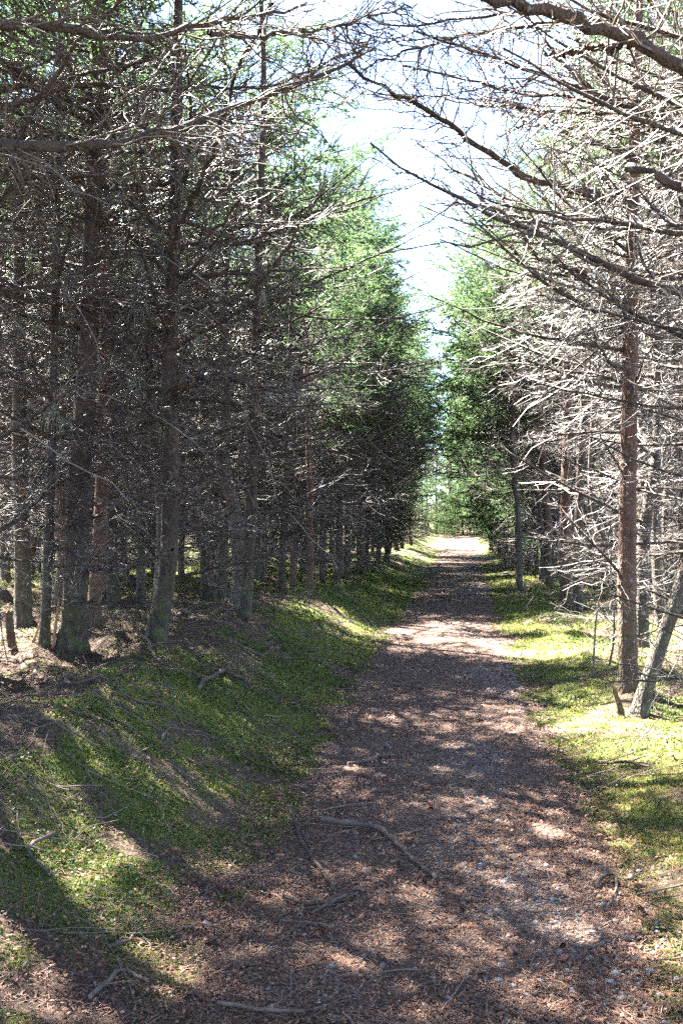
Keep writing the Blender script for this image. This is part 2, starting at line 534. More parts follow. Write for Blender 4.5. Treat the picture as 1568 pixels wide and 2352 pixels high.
def whorl(rng, n, lenr, elev, src):
    out = MB(); lf = MB()
    a0 = rng.uniform(0, 6.28)
    for k in range(n):
        a = a0 + k * 2 * math.pi / n + rng.normal(0, .25)
        sc = rng.uniform(*lenr)
        M = Matrix.Translation((0, 0, rng.uniform(-.25, .25))) @ Matrix.Rotation(a, 4, 'Z') @ Matrix.Rotation(-math.radians(rng.uniform(*elev)), 4, 'Y') @ Matrix.Rotation(rng.uniform(-.3, .3), 4, 'X') @ Matrix.Scale(sc, 4)
        M = np.array(M)
        s = src[rng.integers(len(src))]
        if isinstance(s, tuple):
            out.merge(s[0], M); lf.merge(s[1], M)
        else: out.merge(s, M)
    return out, lf
DWH = [whorl(rngb, 4, (.4, 1.15), (-14, 24), DEADMB)[0].mesh("dead_branches", WOODM) for _ in range(8)]
GWH, CROWN = [], []
for _ in range(4):
    w, l = whorl(rngb, 5, (.55, 1.15), (-8, 22), GREENMB)
    CROWN.append(w.joined(l, 2).mesh("crown", LEAFM))
wt, lt = MB(), MB()
for k in range(4):                     # pointed top of a crown
    a, b = whorl(rngb, 5, (.55 - .12 * k, .6 - .12 * k), (5 + 10 * k, 25 + 12 * k), GREENMB)
    M = np.array(Matrix.Translation((0, 0, k * .42)))
    wt.merge(a, M); lt.merge(b, M)
CTOP = wt.joined(lt, 2).mesh("crown_tip", LEAFM)

# ------------------------------------------------------------------ trunks
def trunk_mb(rng, pts, radii, sides=12, flare=.5, knobs=.06):
    pts = np.asarray(pts, float); radii = np.asarray(radii, float)
    K = 46
    l = np.concatenate([[0], np.cumsum(np.linalg.norm(np.diff(pts, axis=0), axis=1))])
    s = np.concatenate([np.linspace(0, .9, 14) / l[-1] if l[-1] > 2 else np.linspace(0, .4, 14), np.zeros(0)])
    s = np.concatenate([s, np.linspace(s[-1], 1, K - 14 + 1)[1:]])
    P = np.stack([np.interp(s * l[-1], l, pts[:, c]) for c in range(3)], -1)
    for _ in range(2): P[1:-1] = P[:-2] * .25 + P[1:-1] * .5 + P[2:] * .25
    R = np.interp(s * l[-1], l, radii)
    hgt = s * l[-1]
    R = R * (1 + flare * np.exp(-hgt / .13)) * (1 + rng.normal(0, knobs * .5, K))
    V, q = tubes(P[None], R[None], sides)
    V = V.reshape(K, sides, 3)
    a = np.arange(sides) / sides * 2 * math.pi
    lobe = 1 + .22 * np.exp(-hgt / .16)[:, None] * np.sin(a * 4 + rng.uniform(0, 6))[None] + rng.normal(0, knobs * .45, (K, sides))
    V = P[:, None] + (V - P[:, None]) * lobe[..., None]
    return MB().add(V.reshape(-1, 3), q, rnd=.5), P, R

VAR = []
rngt = np.random.default_rng(5)
for k in range(6):
    H = 9.0
    z = np.linspace(-.12, H, 14)
    x = np.cumsum(rngt.normal(0, .045, 14)); y = np.cumsum(rngt.normal(0, .045, 14))
    x -= x[0]; y -= y[0]
    r = .078 * (1 - .82 * np.clip(z / H, 0, 1) ** .9)
    mb, P, R = trunk_mb(rngt, np.stack([x, y, z], -1), r, 9, .35)
    VAR.append((mb.mesh("trunk", [M_BARK, M_BARK_RED, M_BARK_GREY][k % 3], True), P))

def center_at(P, z):
    return np.array([np.interp(z, P[:, 2], P[:, 0]), np.interp(z, P[:, 2], P[:, 1]), z])

# ------------------------------------------------------------------ hero trees
def lichen_mesh(rng):
    n = 34
    p0 = rng.normal(0, .025, (n, 3)) * (1, 1, .3)
    d = unit(np.stack([rng.normal(0, .35, n), rng.normal(0, .35, n), -np.ones(n)], -1))
    P = grow(rng, p0, d, rng.uniform(.06, .24, n), 5, rng.normal(0, .15, (n, 3)), .05)
    v, q = tubes(P, np.tile(np.array([.0022, .0024, .002, .0016, .001]), (n, 1)), 3)
    return MB().add(v, q, rnd=np.repeat(rng.uniform(0, 1, n), 15)).mesh("beard_lichen", M_LICHEN)
LICHEN = [lichen_mesh(rngt) for _ in range(3)]

SPOTS = [(960, 1445, .3), (1040, 1452, .5), (1110, 1450, .6), (1180, 1458, .6), (1250, 1480, .6), (1320, 1530, .5), (1400, 1600, .5), (1480, 1690, .5), (1540, 1720, .5),
         (1130, 1320, .5), (1190, 1335, .6), (1060, 1275, .5), (1250, 1410, .4), (1050, 1240, .9), (1000, 1662, -.1), (200, 1790, -.2), (350, 1875, -.2),
         (1300, 2280, -.35), (1500, 2110, 0), (1520, 1950, 0), (60, 1500, -.2), (740, 1400, .2), (800, 1440, .1)]
SPOT_P = [G(a, b) for a, b, c in SPOTS]; SPOT_R = [c for a, b, c in SPOTS]
for yy, uu, zz, rr in ((46, 0, 2.5, 1.3), (51, -.5, 3, 1.3), (51, 1.5, 2, 1.2), (41, 1.6, 3.5, 1.0), (33, 1.5, 4.5, .8), (27, 1.2, 5, .7), (45, 2, 5, 1.0)):   # sunlit foliage down the corridor
    SPOT_P.append(np.array([float(pc(yy)) + uu, yy, zz])); SPOT_R.append(rr)
for yy in range(22, 46, 4):
    SPOT_P += [np.array([float(pc(yy)) + 1.0, yy, 3.2]), np.array([float(pc(yy + 2)) + .9, yy + 2, 5.2])]; SPOT_R += [.55, .5]
SPOT_P = np.array(SPOT_P); SPOT_R = np.array(SPOT_R)
# where the photograph shows sun on the ground: branches are thinned on the way up to the sun
SUNV = np.array(S_DIR)
def lit(c, rad, k=1.0):
    """does a tuft of branches at c stand in the light of a sunny spot?"""
    v = np.asarray(c)[None] - SPOT_P
    al = v @ SUNV
    perp = np.linalg.norm(v - al[:, None] * SUNV[None], axis=1)
    return bool(np.any((al > 1.2) & (perp < (SPOT_R + rad) * k)))

BASES = []            # (x, y) of every placed tree
def hero(label, pix, wpx, mat=None, top=8.6, nb=30, zlo=.7, zhi=5.2, ng=3, glo=5.6, seed=0, side_bias=None, base=None, lich=0, blen=(.45, .95), group=None, name="spruce_tree", stubs=8):
    rng = np.random.default_rng(1000 + seed)
    b = G(*pix[0]) if base is None else np.array(base, float)
    d = b[1]
    pts = [b - (0, 0, .12)] if base is None else []
    if base is None:
        for (px, py) in pix[0:]:
            w = W(px, py, d)
            if w[2] > b[2] + .02 or not len(pts) > 1: pts.append(w)
        dirv = pts[-1] - pts[-2]; dirv = unit(dirv * (.4, .4, 1))
        r0 = wpx / 2 / FPX * d
    else:
        pts = [np.array(p, float) for p in pix]; dirv = unit(pts[-1] - pts[-2]); r0 = wpx
    H = top
    if pts[-1][2] - b[2] < H:
        n0 = pts[-1]
        k = 4
        for i in range(1, k + 1):
            f = (H - (n0[2] - b[2])) / max(dirv[2], .3) * i / k
            pts.append(n0 + dirv * f + rng.normal(0, .03, 3) * (1, 1, 0))
    pts = np.array(pts)
    hh = np.clip((pts[:, 2] - b[2]) / H, 0, 1)
    rad = r0 * (1 - .80 * hh ** 1.0)
    mb, P, R = trunk_mb(rng, pts - b, rad, 16)
    root = link(name, None, loc=b)
    root.empty_display_size = .2
    tag(root, label, "tree", group)
    link("trunk", mb.mesh("trunk", mat or M_BARK, True), root)
    def put(nm, data, z, az, el, sc):
        c = center_at(P, z)
        return link(nm, data, root, c, (rng.uniform(-.4, .4), -math.radians(el), az), sc)
    for k in range(nb):
        z = zlo + (zhi - zlo) * ((k + rng.uniform(0, 1)) / nb) ** .7
        az = rng.uniform(0, 2 * math.pi)
        if side_bias is not None and rng.uniform() < .5: az = side_bias + rng.normal(0, .7)
        cc = center_at(P, z) + b + np.array([math.cos(az), math.sin(az), 0]) * .7
        if lit(cc, .25): continue
        kd = int(rng.integers(len(DEAD)))
        o = put("branch", DEAD[kd], z, az, rng.normal(4, 11), rng.uniform(*blen) * (1 if z > 1.6 else .75))
        if lich and z < 4.6 and rng.uniform() < lich / nb:
            for q in range(2):
                link("lichen", LICHEN[rng.integers(3)], o, AXES[kd][int(rng.integers(2, 9))], (-o.rotation_euler[0], -o.rotation_euler[1], 0), rng.uniform(.8, 1.5))
    for k in range(stubs):
        put("branch", STUB[rng.integers(len(STUB))], rng.uniform(.35, 3.2), rng.uniform(0, 6.28), rng.normal(0, 15), rng.uniform(.5, 1.2))
    for k in range(ng):
        z = glo + (H - .9 - glo) * (k + .3) / max(ng, 1)
        if lit(center_at(P, z) + b, .6): continue
        c = center_at(P, z); az = rng.uniform(0, 6.28); sc = rng.uniform(.75, 1.0) * (1.15 - .5 * (z - glo) / max(H - glo, 1))
        link("crown", CROWN[rng.integers(len(CROWN))], root, c, (0, 0, az), sc)
    if ng and not lit(center_at(P, H - .8) + b, .6):
        c = center_at(P, H - 1.4)
        link("crown_tip", CTOP, root, c, (0, 0, rng.uniform(0, 6)), .9)
    BASES.append((b[0], b[1], .75))
    return root, b, P

T = {}
T['LA'] = hero("thickest dark mossy trunk at the front left, reddish trunk behind it", [(166, 1488), (172, 1400), (176, 1300), (178, 1200), (185, 1050), (195, 950), (204, 800), (208, 650), (212, 520), (215, 400)], 60, M_BARK, nb=40, seed=1, lich=14, ng=4)
T['LB'] = hero("dark trunk curving at its foot, second thick spruce from the left front", [(358, 1468), (366, 1420), (380, 1340), (390, 1270), (392, 1150), (390, 1000), (388, 850), (392, 700), (400, 550), (405, 400)], 46, M_BARK, nb=40, seed=2, lich=14, ng=4)
T['LC'] = hero("straight trunk with green moss on its foot near the left edge", [(54, 1430), (52, 1250), (48, 1100), (45, 900), (45, 700), (45, 500)], 40, M_BARK_GREY, nb=30, seed=3, lich=6)
T['LD'] = hero("slim straight grey trunk just left of the thickest mossy trunk", [(103, 1480), (110, 1300), (117, 1150), (122, 900), (128, 700), (132, 500)], 23, M_BARK_GREY, nb=16, seed=4, lich=4, top=7.5)
T['LE'] = hero("reddish brown trunk close behind the thickest mossy trunk", [(212, 1440), (222, 1330), (232, 1200), (238, 1000), (242, 800)], 34, M_BARK_RED, nb=26, seed=5)
T['LF'] = hero("straight dark trunk on the moss bank, last thick one before the path's left edge", [(560, 1420), (568, 1330), (575, 1200), (580, 1050), (585, 900), (590, 700)], 31, M_BARK, nb=36, seed=6, lich=8, ng=4, side_bias=0.0)
T['LG'] = hero("dark straight trunk behind the gap between the two bank trunks", [(508, 1378), (514, 1200), (518, 1000), (520, 800)], 27, M_BARK, nb=28, seed=7)
T['LH'] = hero("dark slender trunk standing beside another in the left stand's middle", [(474, 1375), (470, 1250), (468, 1100), (466, 900)], 24, M_BARK, nb=26, seed=8)
T['LI'] = hero("thin trunk rising from sunlit moss at the left verge of the path", [(646, 1352), (650, 1250), (658, 1100), (662, 900), (668, 750)], 18, M_BARK, nb=34, seed=9, ng=4, side_bias=0.2, glo=4.6)
T['LJ'] = hero("dark trunk between the mossy trunk and the curved-foot trunk, further back", [(262, 1384), (258, 1250), (256, 1100), (258, 900)], 28, M_BARK, nb=26, seed=10)
T['LK'] = hero("slim dark trunk just left of and behind the curved-foot trunk", [(324, 1386), (325, 1250), (326, 1100), (330, 900)], 20, M_BARK_GREY, nb=24, seed=12)
T['RA'] = hero("tall straight reddish trunk with lichen flecks at the right verge", [(1443, 1584), (1440, 1480), (1438, 1350), (1440, 1200), (1442, 1050), (1445, 900), (1447, 750), (1450, 600), (1452, 450)], 45, M_BARK_RED, nb=40, seed=13, ng=3, glo=6.5, side_bias=math.pi * .95, lich=6, zlo=2.2, blen=(.4, .9), stubs=16)
T['RB'] = hero("leaning sunlit trunk bending right from the mossy right verge", [(1466, 1640), (1480, 1585), (1500, 1530), (1525, 1450), (1548, 1390), (1575, 1320), (1606, 1200), (1630, 1050), (1640, 850)], 37, M_BARK_GREY, nb=14, seed=14, ng=0, zlo=3.2, stubs=2, top=7)
T['RC'] = hero("reddish trunk, left of the close pair right of the path", [(1300, 1392), (1296, 1300), (1296, 1200), (1300, 1100), (1302, 1000), (1300, 850)], 29, M_BARK_RED, nb=26, seed=15, ng=4, side_bias=math.pi, zlo=2.0, blen=(.3, .7), stubs=12)
T['RD'] = hero("greyer trunk, right of the close pair right of the path", [(1326, 1402), (1327, 1300), (1328, 1200), (1332, 1080), (1340, 950)], 24, M_BARK_GREY, nb=22, seed=16, zlo=2.2, blen=(.3, .7), stubs=12)
T['RE'] = hero("slim kinked trunk standing alone on bright moss right of the path", [(1192, 1362), (1190, 1280), (1190, 1200), (1187, 1150), (1180, 1100), (1178, 1050), (1176, 980)], 18, M_BARK_GREY, nb=34, seed=17, ng=5, glo=4.2, side_bias=math.pi, zlo=1.8, blen=(.3, .8), stubs=8)
T['RF'] = hero("slender grey trunk behind the leaning trunk at the right edge", [(1534, 1398), (1528, 1300), (1525, 1200), (1535, 1050), (1545, 900)], 17, M_BARK_GREY, nb=24, seed=18)
T['RG'] = hero("thin sapling bent sideways behind the tall reddish trunk", [(1436, 1420), (1424, 1300), (1400, 1255), (1372, 1215), (1357, 1160), (1352, 1080), (1358, 1000), (1362, 850)], 13, M_BARK_GREY, nb=12, seed=19, ng=1, top=6, stubs=3)

# trees just outside the picture whose limbs reach into it
def limb(root, base, pts, r0, r1, seed, n2=34, green=None, l2=.42, thick=1.15, d3=12, d4=9, label=None, t0=.1):
    rng = np.random.default_rng(500 + seed)
    pts = np.array([np.asarray(p, float) for p in pts])
    l = np.concatenate([[0], np.cumsum(np.linalg.norm(np.diff(pts, axis=0), axis=1))])
    s = np.linspace(0, l[-1], 30)
    ax = np.stack([np.interp(s, l, pts[:, c]) for c in range(3)], -1)
    ax[1:-1] = ax[:-2] * .25 + ax[1:-1] * .5 + ax[2:] * .25
    ax[1:] += rng.normal(0, .010, (29, 3))
    w, lf = gen_branch(rng, ax - base, r0, r1, n2=int(n2 * 1.4), d3=d3, d4=d4, green=green, l2=l2, sides=8, thick=thick, needles=110, t0=t0, cap=.62)
    o = link("branch", w.mesh("branch", LIVEM, True), root)
    if green is not None and lf.n: link("needle_sprays", lf.mesh("needle_sprays", M_NEEDLE), o)
    if label: o["label"] = label
    return o

def off_tree(label, x, y, r, seed, **kw):
    z = float(height(x, y))
    rng = np.random.default_rng(seed)
    pts = [(x, y, z - .1), (x + rng.normal(0, .03), y, z + 2), (x + rng.normal(0, .06), y, z + 4), (x + rng.normal(0, .1), y, z + 7)]
    return hero(label, pts, r, seed=seed, base=(x, y, z), **kw)

N1 = off_tree("spruce out of view on the left whose long limb arches over the bank", -2.35, 4.9, .13, 31, nb=16, zlo=3.9, zhi=5.6, ng=5, glo=5.2, stubs=0, blen=(.3, .6))
N2 = off_tree("spruce out of view on the left, dark limbs along the top edge", -3.3, 6.9, .12, 32, nb=22, zlo=2.4, zhi=6, ng=5, glo=5.4, stubs=0, blen=(.3, .6))
N3 = off_tree("spruce out of view on the right with a thick mossy limb overhead", 2.15, 4.1, .14, 33, nb=8, zlo=3.8, zhi=5.8, ng=1, glo=6.5, stubs=0)
N4 = off_tree("spruce out of view on the right, dead limbs reaching over the path", 3.3, 6.6, .12, 34, nb=24, zlo=2.6, zhi=6, ng=2, glo=6.4, stubs=0, blen=(.35, .75))

def WL(seq):
    return [W(*p) for p in seq]
limb(N1[0], N1[1], [N1[1] + (0, 0, 2.95)] + WL([(0, 328, 5.0), (180, 345, 5.2), (330, 318, 5.5), (480, 265, 5.9), (650, 205, 6.3), (800, 150, 6.7), (850, 90, 7.0)]), .04, .008, 1, n2=46, l2=.34, label="long dark limb sweeping up from the left edge")
limb(N1[0], N1[1], [N1[1] + (0, 0, 3.6)] + WL([(0, 48, 4.7), (140, 62, 5.0), (300, 95, 5.2), (420, 60, 5.5), (560, 40, 5.8), (700, 10, 6.2)]), .034, .008, 2, n2=44, l2=.36)
limb(N2[0], N2[1], [N2[1] + (0, 0, 2.6)] + WL([(30, 385, 6.8), (55, 290, 6.8), (95, 220, 6.7), (160, 120, 6.6), (230, 40, 6.5), (300, -40, 6.4)]), .028, .010, 3, n2=24)
limb(N2[0], N2[1], [N2[1] + (0, 0, 2.4)] + WL([(60, 400, 7), (200, 412, 7.2), (290, 395, 7.4), (420, 370, 7.7)]), .026, .010, 4, n2=30)
limb(N2[0], N2[1], [N2[1] + (0, 0, 3.5)] + WL([(150, 190, 7), (330, 205, 7.2), (460, 200, 7.5), (640, 195, 7.8), (800, 120, 8.2)]), .026, .008, 12, n2=38)
LA, LB, RA = T['LA'], T['LB'], T['RA']
limb(LB[0], LB[1], WL([(395, 560, 8.6), (455, 430, 8.2), (500, 330, 7.8), (530, 200, 7.4), (565, 120, 7.1), (622, 5, 6.8)]), .022, .012, 5, n2=22)
limb(LB[0], LB[1], WL([(393, 640, 8.6), (340, 585, 8.3), (400, 570, 8.0), (460, 555, 7.9), (510, 515, 7.8), (548, 465, 7.7)]), .020, .012, 6, n2=14, t0=.3)
limb(LB[0], LB[1], WL([(392, 720, 8.6), (460, 702, 8.3), (540, 685, 8.1), (610, 635, 8.0), (660, 575, 7.9), (692, 512, 7.8)]), .020, .010, 7, n2=18)
limb(LB[0], LB[1], WL([(388, 888, 8.7), (440, 885, 8.5), (510, 862, 8.3), (580, 885, 8.2), (640, 905, 8.0), (720, 870, 8.0), (790, 830, 8.0)]), .026, .008, 8, n2=34)
limb(LA[0], LA[1], WL([(190, 985, 8.5), (130, 1005, 8.2), (60, 975, 7.9), (-40, 930, 7.7)]), .022, .010, 9, n2=18)
limb(LA[0], LA[1], WL([(180, 1150, 8.5), (240, 1160, 8.2), (310, 1145, 8.0), (370, 1120, 7.9), (420, 1090, 7.8)]), .020, .010, 10, n2=14)
limb(LA[0], LA[1], WL([(172, 1320, 8.4), (215, 1305, 8.1), (280, 1310, 7.9), (330, 1290, 7.8), (398, 1262, 7.7)]), .024, .014, 11, n2=10, label="crooked dead branch with a pale broken end")
limb(LA[0], LA[1], WL([(172, 1380, 8.4), (230, 1385, 8.1), (290, 1395, 8.0), (345, 1388, 8.1)]), .016, .008, 13, n2=10)

limb(N3[0], N3[1], [N3[1] + (0, 0, 2.9)] + WL([(1620, 190, 4.1), (1540, 135, 4.0), (1455, 95, 3.95), (1400, 66, 3.9), (1290, 36, 3.85), (1180, 5, 3.8), (1080, -40, 3.7)]), .042, .020, 21, n2=20, l2=.22, label="thick dark mossy limb crossing the top right corner")
limb(N3[0], N3[1], WL([(1450, 95, 3.95), (1390, 106, 4.0), (1330, 116, 4.05), (1258, 127, 4.1)]), .013, .009, 22, n2=6, l2=.3)
limb(N3[0], N3[1], [N3[1] + (0, 0, 2.45)] + WL([(1600, 450, 4.2), (1560, 425, 4.25), (1500, 400, 4.3), (1450, 384, 4.35)]), .026, .020, 23, n2=6, l2=.5, label="short broken limb stub poking in from the right edge")
limb(RA[0], RA[1], WL([(1450, 462, 8.8), (1400, 458, 8.6), (1330, 440, 8.4), (1250, 420, 8.2), (1180, 390, 8.0), (1100, 335, 7.8), (1030, 285, 7.6), (960, 240, 7.4), (840, 178, 7.0), (790, 140, 6.8)]), .042, .010, 24, n2=52, l2=.36, label="long straight limb slanting up and left across the sky gap")
limb(RA[0], RA[1], WL([(1448, 660, 8.8), (1380, 650, 8.6), (1300, 615, 8.4), (1240, 595, 8.3), (1205, 560, 8.2), (1185, 505, 8.1)]), .028, .012, 25, n2=26)
limb(N4[0], N4[1], [N4[1] + (0, 0, 3.2)] + WL([(1568, 290, 6.6), (1480, 260, 6.6), (1390, 232, 6.6), (1310, 195, 6.7), (1240, 165, 6.8), (1100, 120, 7.0), (960, 75, 7.2)]), .034, .008, 26, n2=44, l2=.36)
limb(N4[0], N4[1], [N4[1] + (0, 0, 3.0)] + WL([(1540, 330, 6.8), (1420, 245, 7.0), (1300, 225, 7.2), (1200, 220, 7.3), (1080, 185, 7.4), (930, 150, 7.6)]), .026, .007, 27, n2=44, l2=.34)
limb(N4[0], N4[1], [N4[1] + (0, 0, 2.2)] + WL([(1568, 515, 7.0), (1450, 515, 7.2), (1330, 490, 7.5), (1180, 470, 7.7), (1060, 400, 8.0), (960, 330, 8.2)]), .028, .007, 28, n2=44, l2=.36)
limb(N4[0], N4[1], [N4[1] + (0, 0, 1.9)] + WL([(1568, 620, 7.2), (1480, 635, 7.4), (1390, 650, 7.6), (1290, 640, 7.9)]), .022, .008, 29, n2=28)
limb(N4[0], N4[1], [N4[1] + (0, 0, 3.5)] + WL([(1450, 60, 6.6), (1250, 20, 6.8), (1100, 40, 7.0), (900, 60, 7.2), (840, 45, 7.3)]), .026, .007, 30, n2=44, l2=.36)

limb(N1[0], N1[1], WL([(480, 75, 5.6), (600, 80, 6.0), (720, 70, 6.4), (840, 40, 6.8), (960, 5, 7.2)]), .018, .006, 41, n2=34, l2=.4)
limb(N4[0], N4[1], WL([(1320, 45, 6.8), (1200, 62, 7.0), (1080, 80, 7.2), (950, 112, 7.4), (850, 150, 7.6), (790, 215, 7.8)]), .018, .005, 42, n2=40, l2=.42)
limb(N4[0], N4[1], WL([(1400, 262, 7.2), (1250, 252, 7.4), (1100, 240, 7.7), (980, 218, 8.0), (870, 228, 8.3)]), .017, .005, 43, n2=40, l2=.42)
limb(RA[0], RA[1], WL([(1450, 540, 8.9), (1330, 545, 8.9), (1200, 500, 9.0), (1080, 470, 9.1), (960, 462, 9.2)]), .022, .005, 44, n2=44, l2=.42)

# ------------------------------------------------------------------ the rest of the stand
def place_trees():
    rng = np.random.default_rng(23)
    pts = list(BASES)
    out = []
    def try_add(x, y, r, force=False):
        for (a, b, rr) in pts:
            if abs(a - x) < 3 and (a - x) ** 2 + (b - y) ** 2 < min(r, max(rr, .7)) ** 2 and not force:
                return
            if (a - x) ** 2 + (b - y) ** 2 < .3: return
        pts.append((x, y, r)); out.append((x, y))
    # the edge rows that wall in the corridor
    for sgn, off in ((-1, 2.35), (1, 1.75)):
        y = 14.5 if sgn < 0 else 22.0
        while y < (43 if sgn < 0 else 50):
            u = sgn * (off + rng.uniform(-.25, .55) - .012 * max(0, y - 20))
            try_add(float(pc(y)) + u, y, 1.0)
            y += rng.uniform(1.1, 1.9)
    for k in range(9000):
        y = rng.uniform(1.0, 58)
        x = rng.uniform(-.36 * y - 9, .36 * y + 5)
        u = x - float(pc(y))
        if -2.3 < u < 1.65 or (y > 44.5 and -6 < u < 0): continue
        inframe = abs(x) < .352 * y + .15
        if inframe and (y < 9.3 or (u > 0 and y < 22 and x / y < .285) or (u < 0 and y < 15 and -.10 < x / y)): continue
        if not inframe and u > 0 and y > 25: continue
        if not inframe and u < 0 and y > 40: continue
        rmin = 1.25 if y < 22 else 1.5 if y < 36 else 2.2
        if not inframe: rmin = 2.7 if y > 10 or u > 0 else 1.35  # out-of-view spruces, set closer at near left to shade the bank
        try_add(x, y, rmin)
    return out

def far_label(u, y):
    s = "left" if u < 0 else "right"
    if abs(u) < 3.2:
        if y < 24: return f"slender spruce in the front row lining the {s} of the path", f"front row spruces {s} of the path, nearer stretch"
        if y < 42: return f"green fringed spruce in the row {s} of the path's middle stretch", f"front row spruces {s} of the path, middle stretch"
        return f"small looking green spruce at the far {s} end of the path", f"spruces at the far {s} end of the path"
    if y < 18: return f"slim dead-branched spruce a few rows back in the {s} stand", f"spruces a few rows back, {s} stand"
    if y < 34: return f"thin spruce trunk deep in the shaded {s} stand", f"spruces deep in the {s} stand"
    return f"faint spruce far back in the {s} stand", f"spruces far back in the {s} stand"

ORD = "first second third fourth fifth sixth seventh eighth ninth tenth eleventh twelfth thirteenth fourteenth fifteenth sixteenth seventeenth eighteenth nineteenth twentieth".split()
rngp = np.random.default_rng(77)
TREES = place_trees()
for k in range(400):  # unseen spruces added behind and around the viewer to block sky light
    y = rngp.uniform(-11, 2.6); x = rngp.uniform(-9, 9); u = x - float(pc(y))
    if -2.0 < u < 1.7 or (y > .5 and abs(x) < 2.2): continue
    if min((x - a) ** 2 + (y - b) ** 2 for a, b in TREES + [(t[0], t[1]) for t in BASES]) < 2.6: continue
    TREES.append((x, y))
TREES.sort(key=lambda t: t[1])
row_count = {}
for (x, y) in TREES:
    u = x - float(pc(y)); z = float(height(x, y))
    inframe = abs(x) < .36 * y + .6
    sc = rngp.uniform(.82, 1.12)
    lab, grp = far_label(u, y)
    if not inframe: lab, grp = ("unseen spruce added outside the view for shade, beside the left stand", "spruces outside the view on the left") if u < 0 else ("unseen spruce added outside the view for shade, beside the right stand", "spruces outside the view on the right")
    if inframe and abs(u) < 3.2:
        sd, zone = ("left" if u < 0 else "right"), ("nearer" if y < 24 else "middle" if y < 42 else "far")
        k = row_count[sd, zone] = row_count.get((sd, zone), 0) + 1
        if k <= 20: lab = f"{ORD[k - 1]} spruce from the viewer in the {sd} front row's {zone} stretch"
    root = link("spruce_tree", None, loc=(x, y, z), rot=(rngp.normal(0, .02), rngp.normal(0, .02), rngp.uniform(0, 6.28)), scale=sc)
    root.empty_display_size = .2
    tag(root, lab, "tree", grp)
    k = int(rngp.integers(len(VAR)))
    P = VAR[k][1]
    stem = link("trunk", VAR[k][0], root, scale=(rngp.uniform(.8, 1.35),) * 2 + (1,))
    edge = -3.3 < u < 2.9
    # dead whorls
    skipped = 0
    nd_ = 10 if inframe else 3
    if y > 34: nd_ = 6
    zlo, zhi = (.6, 5.6) if inframe else (2.0, 5.8) if y > 7 else (4.8, 6.0)
    for i in range(nd_):
        zz = zlo + (zhi - zlo) * ((i + rngp.uniform(0, 1)) / nd_) ** (1.0 if u < -3 else .75)
        if lit((x, y, z + zz * sc), .35): continue
        part = link("dead_branches", DWH[rngp.integers(len(DWH))], root, center_at(P, zz), (rngp.normal(0, .06), rngp.normal(0, .06), rngp.uniform(0, 6.28)), rngp.uniform(.75, 1.15) * (.7 if zz < 1.6 else 1) * (.55 if u > 0 and y < 24 and zz < 2.6 else 1))
    if inframe and abs(u) > 3 and y > 15:
        for i in range(3):
            link("dead_branches", DWH[rngp.integers(len(DWH))], root, center_at(P, rngp.uniform(.25, 1.9)), (rngp.normal(0, .08), rngp.normal(0, .08), rngp.uniform(0, 6.28)), rngp.uniform(.5, .9))
    # green crown
    ng = 6 if inframe else (3 if y < 9 else 4)
    glo = (4.9 if u < 0 else 6.2) if y < 20 else 4.2
    if not inframe and y < 14: glo = 7.0 if u > 0 else 5.8
    for i in range(ng):
        zz = glo + (8.0 - glo) * (i + rngp.uniform(0, 1)) / ng
        if lit((x, y, z + zz * sc), .5):
            skipped += 1; continue
        link("crown", CROWN[rngp.integers(len(CROWN))], root, center_at(P, zz), (0, 0, rngp.uniform(0, 6.28)), rngp.uniform(.8, 1.1) * (1.1 - .09 * (zz - 5)))
    if skipped >= 3: stem.scale[2] = .62
    elif not lit((x, y, z + 8 * sc), .4):
        link("crown_tip", CTOP, root, center_at(P, 7.5), (0, 0, rngp.uniform(0, 6)), rngp.uniform(.8, 1.0))
    # live boughs leaning into the light of the corridor
    if edge and inframe:
        inward = 0.0 if u < 0 else math.pi
        for i in range(11 if y < 24 else 4):
            zz = .35 + (4.6 if y < 24 else 3.0) * (i + rngp.uniform(0, 1)) / 11
            reach = max((-.9 - u) if u < 0 else (u - .7), .7) * rngp.uniform(.7, 1.1) * (1 + .12 * zz)
            az = inward + rngp.normal(0, .7) - root.rotation_euler[2]
            if lit((x + (.5 if u < 0 else -.5), y, z + zz * sc), .1): continue
            link("branch", DEAD[rngp.integers(len(DEAD))], root, center_at(P, zz), (rngp.uniform(-.4, .4), -math.radians(rngp.normal(-2, 12)), az), np.clip(reach / 2.0, .4, 1.3) / sc)
        if y < (11 if u < 0 else 19): continue
        lo = 3.4 if y < 17 else 2.6 if y < 24 else .9
        nbg = (22 if u < 0 else 15) if y < 24 else 19
        for i in range(nbg):
            zz = lo + (7.2 - lo) * (i + rngp.uniform(0, 1)) / nbg
            reach = (-.95 + .6 * float(sstep(24, 34, y)) - u) if u < 0 else (u + .75)
            reach = np.clip(reach * rngp.uniform(.7, 1.05) * (1 if zz > 3 else .65), .8, 3.0) / 1.7 / sc
            if u < 0 and y > 17 and lit((x + reach * .8, y, z + zz * sc + .15), -.1): continue
            az = inward + rngp.normal(0, .75) - root.rotation_euler[2]
            link("branch", BOUGH[rngp.integers(len(BOUGH))], root, center_at(P, zz), (rngp.uniform(-.3, .3), -math.radians(rngp.normal(6, 9)), az), reach)

for o in bpy.data.objects:
    if o.name.split('.')[0] in ('dead_branches', 'crown', 'crown_tip'): o['kind'] = 'stuff'

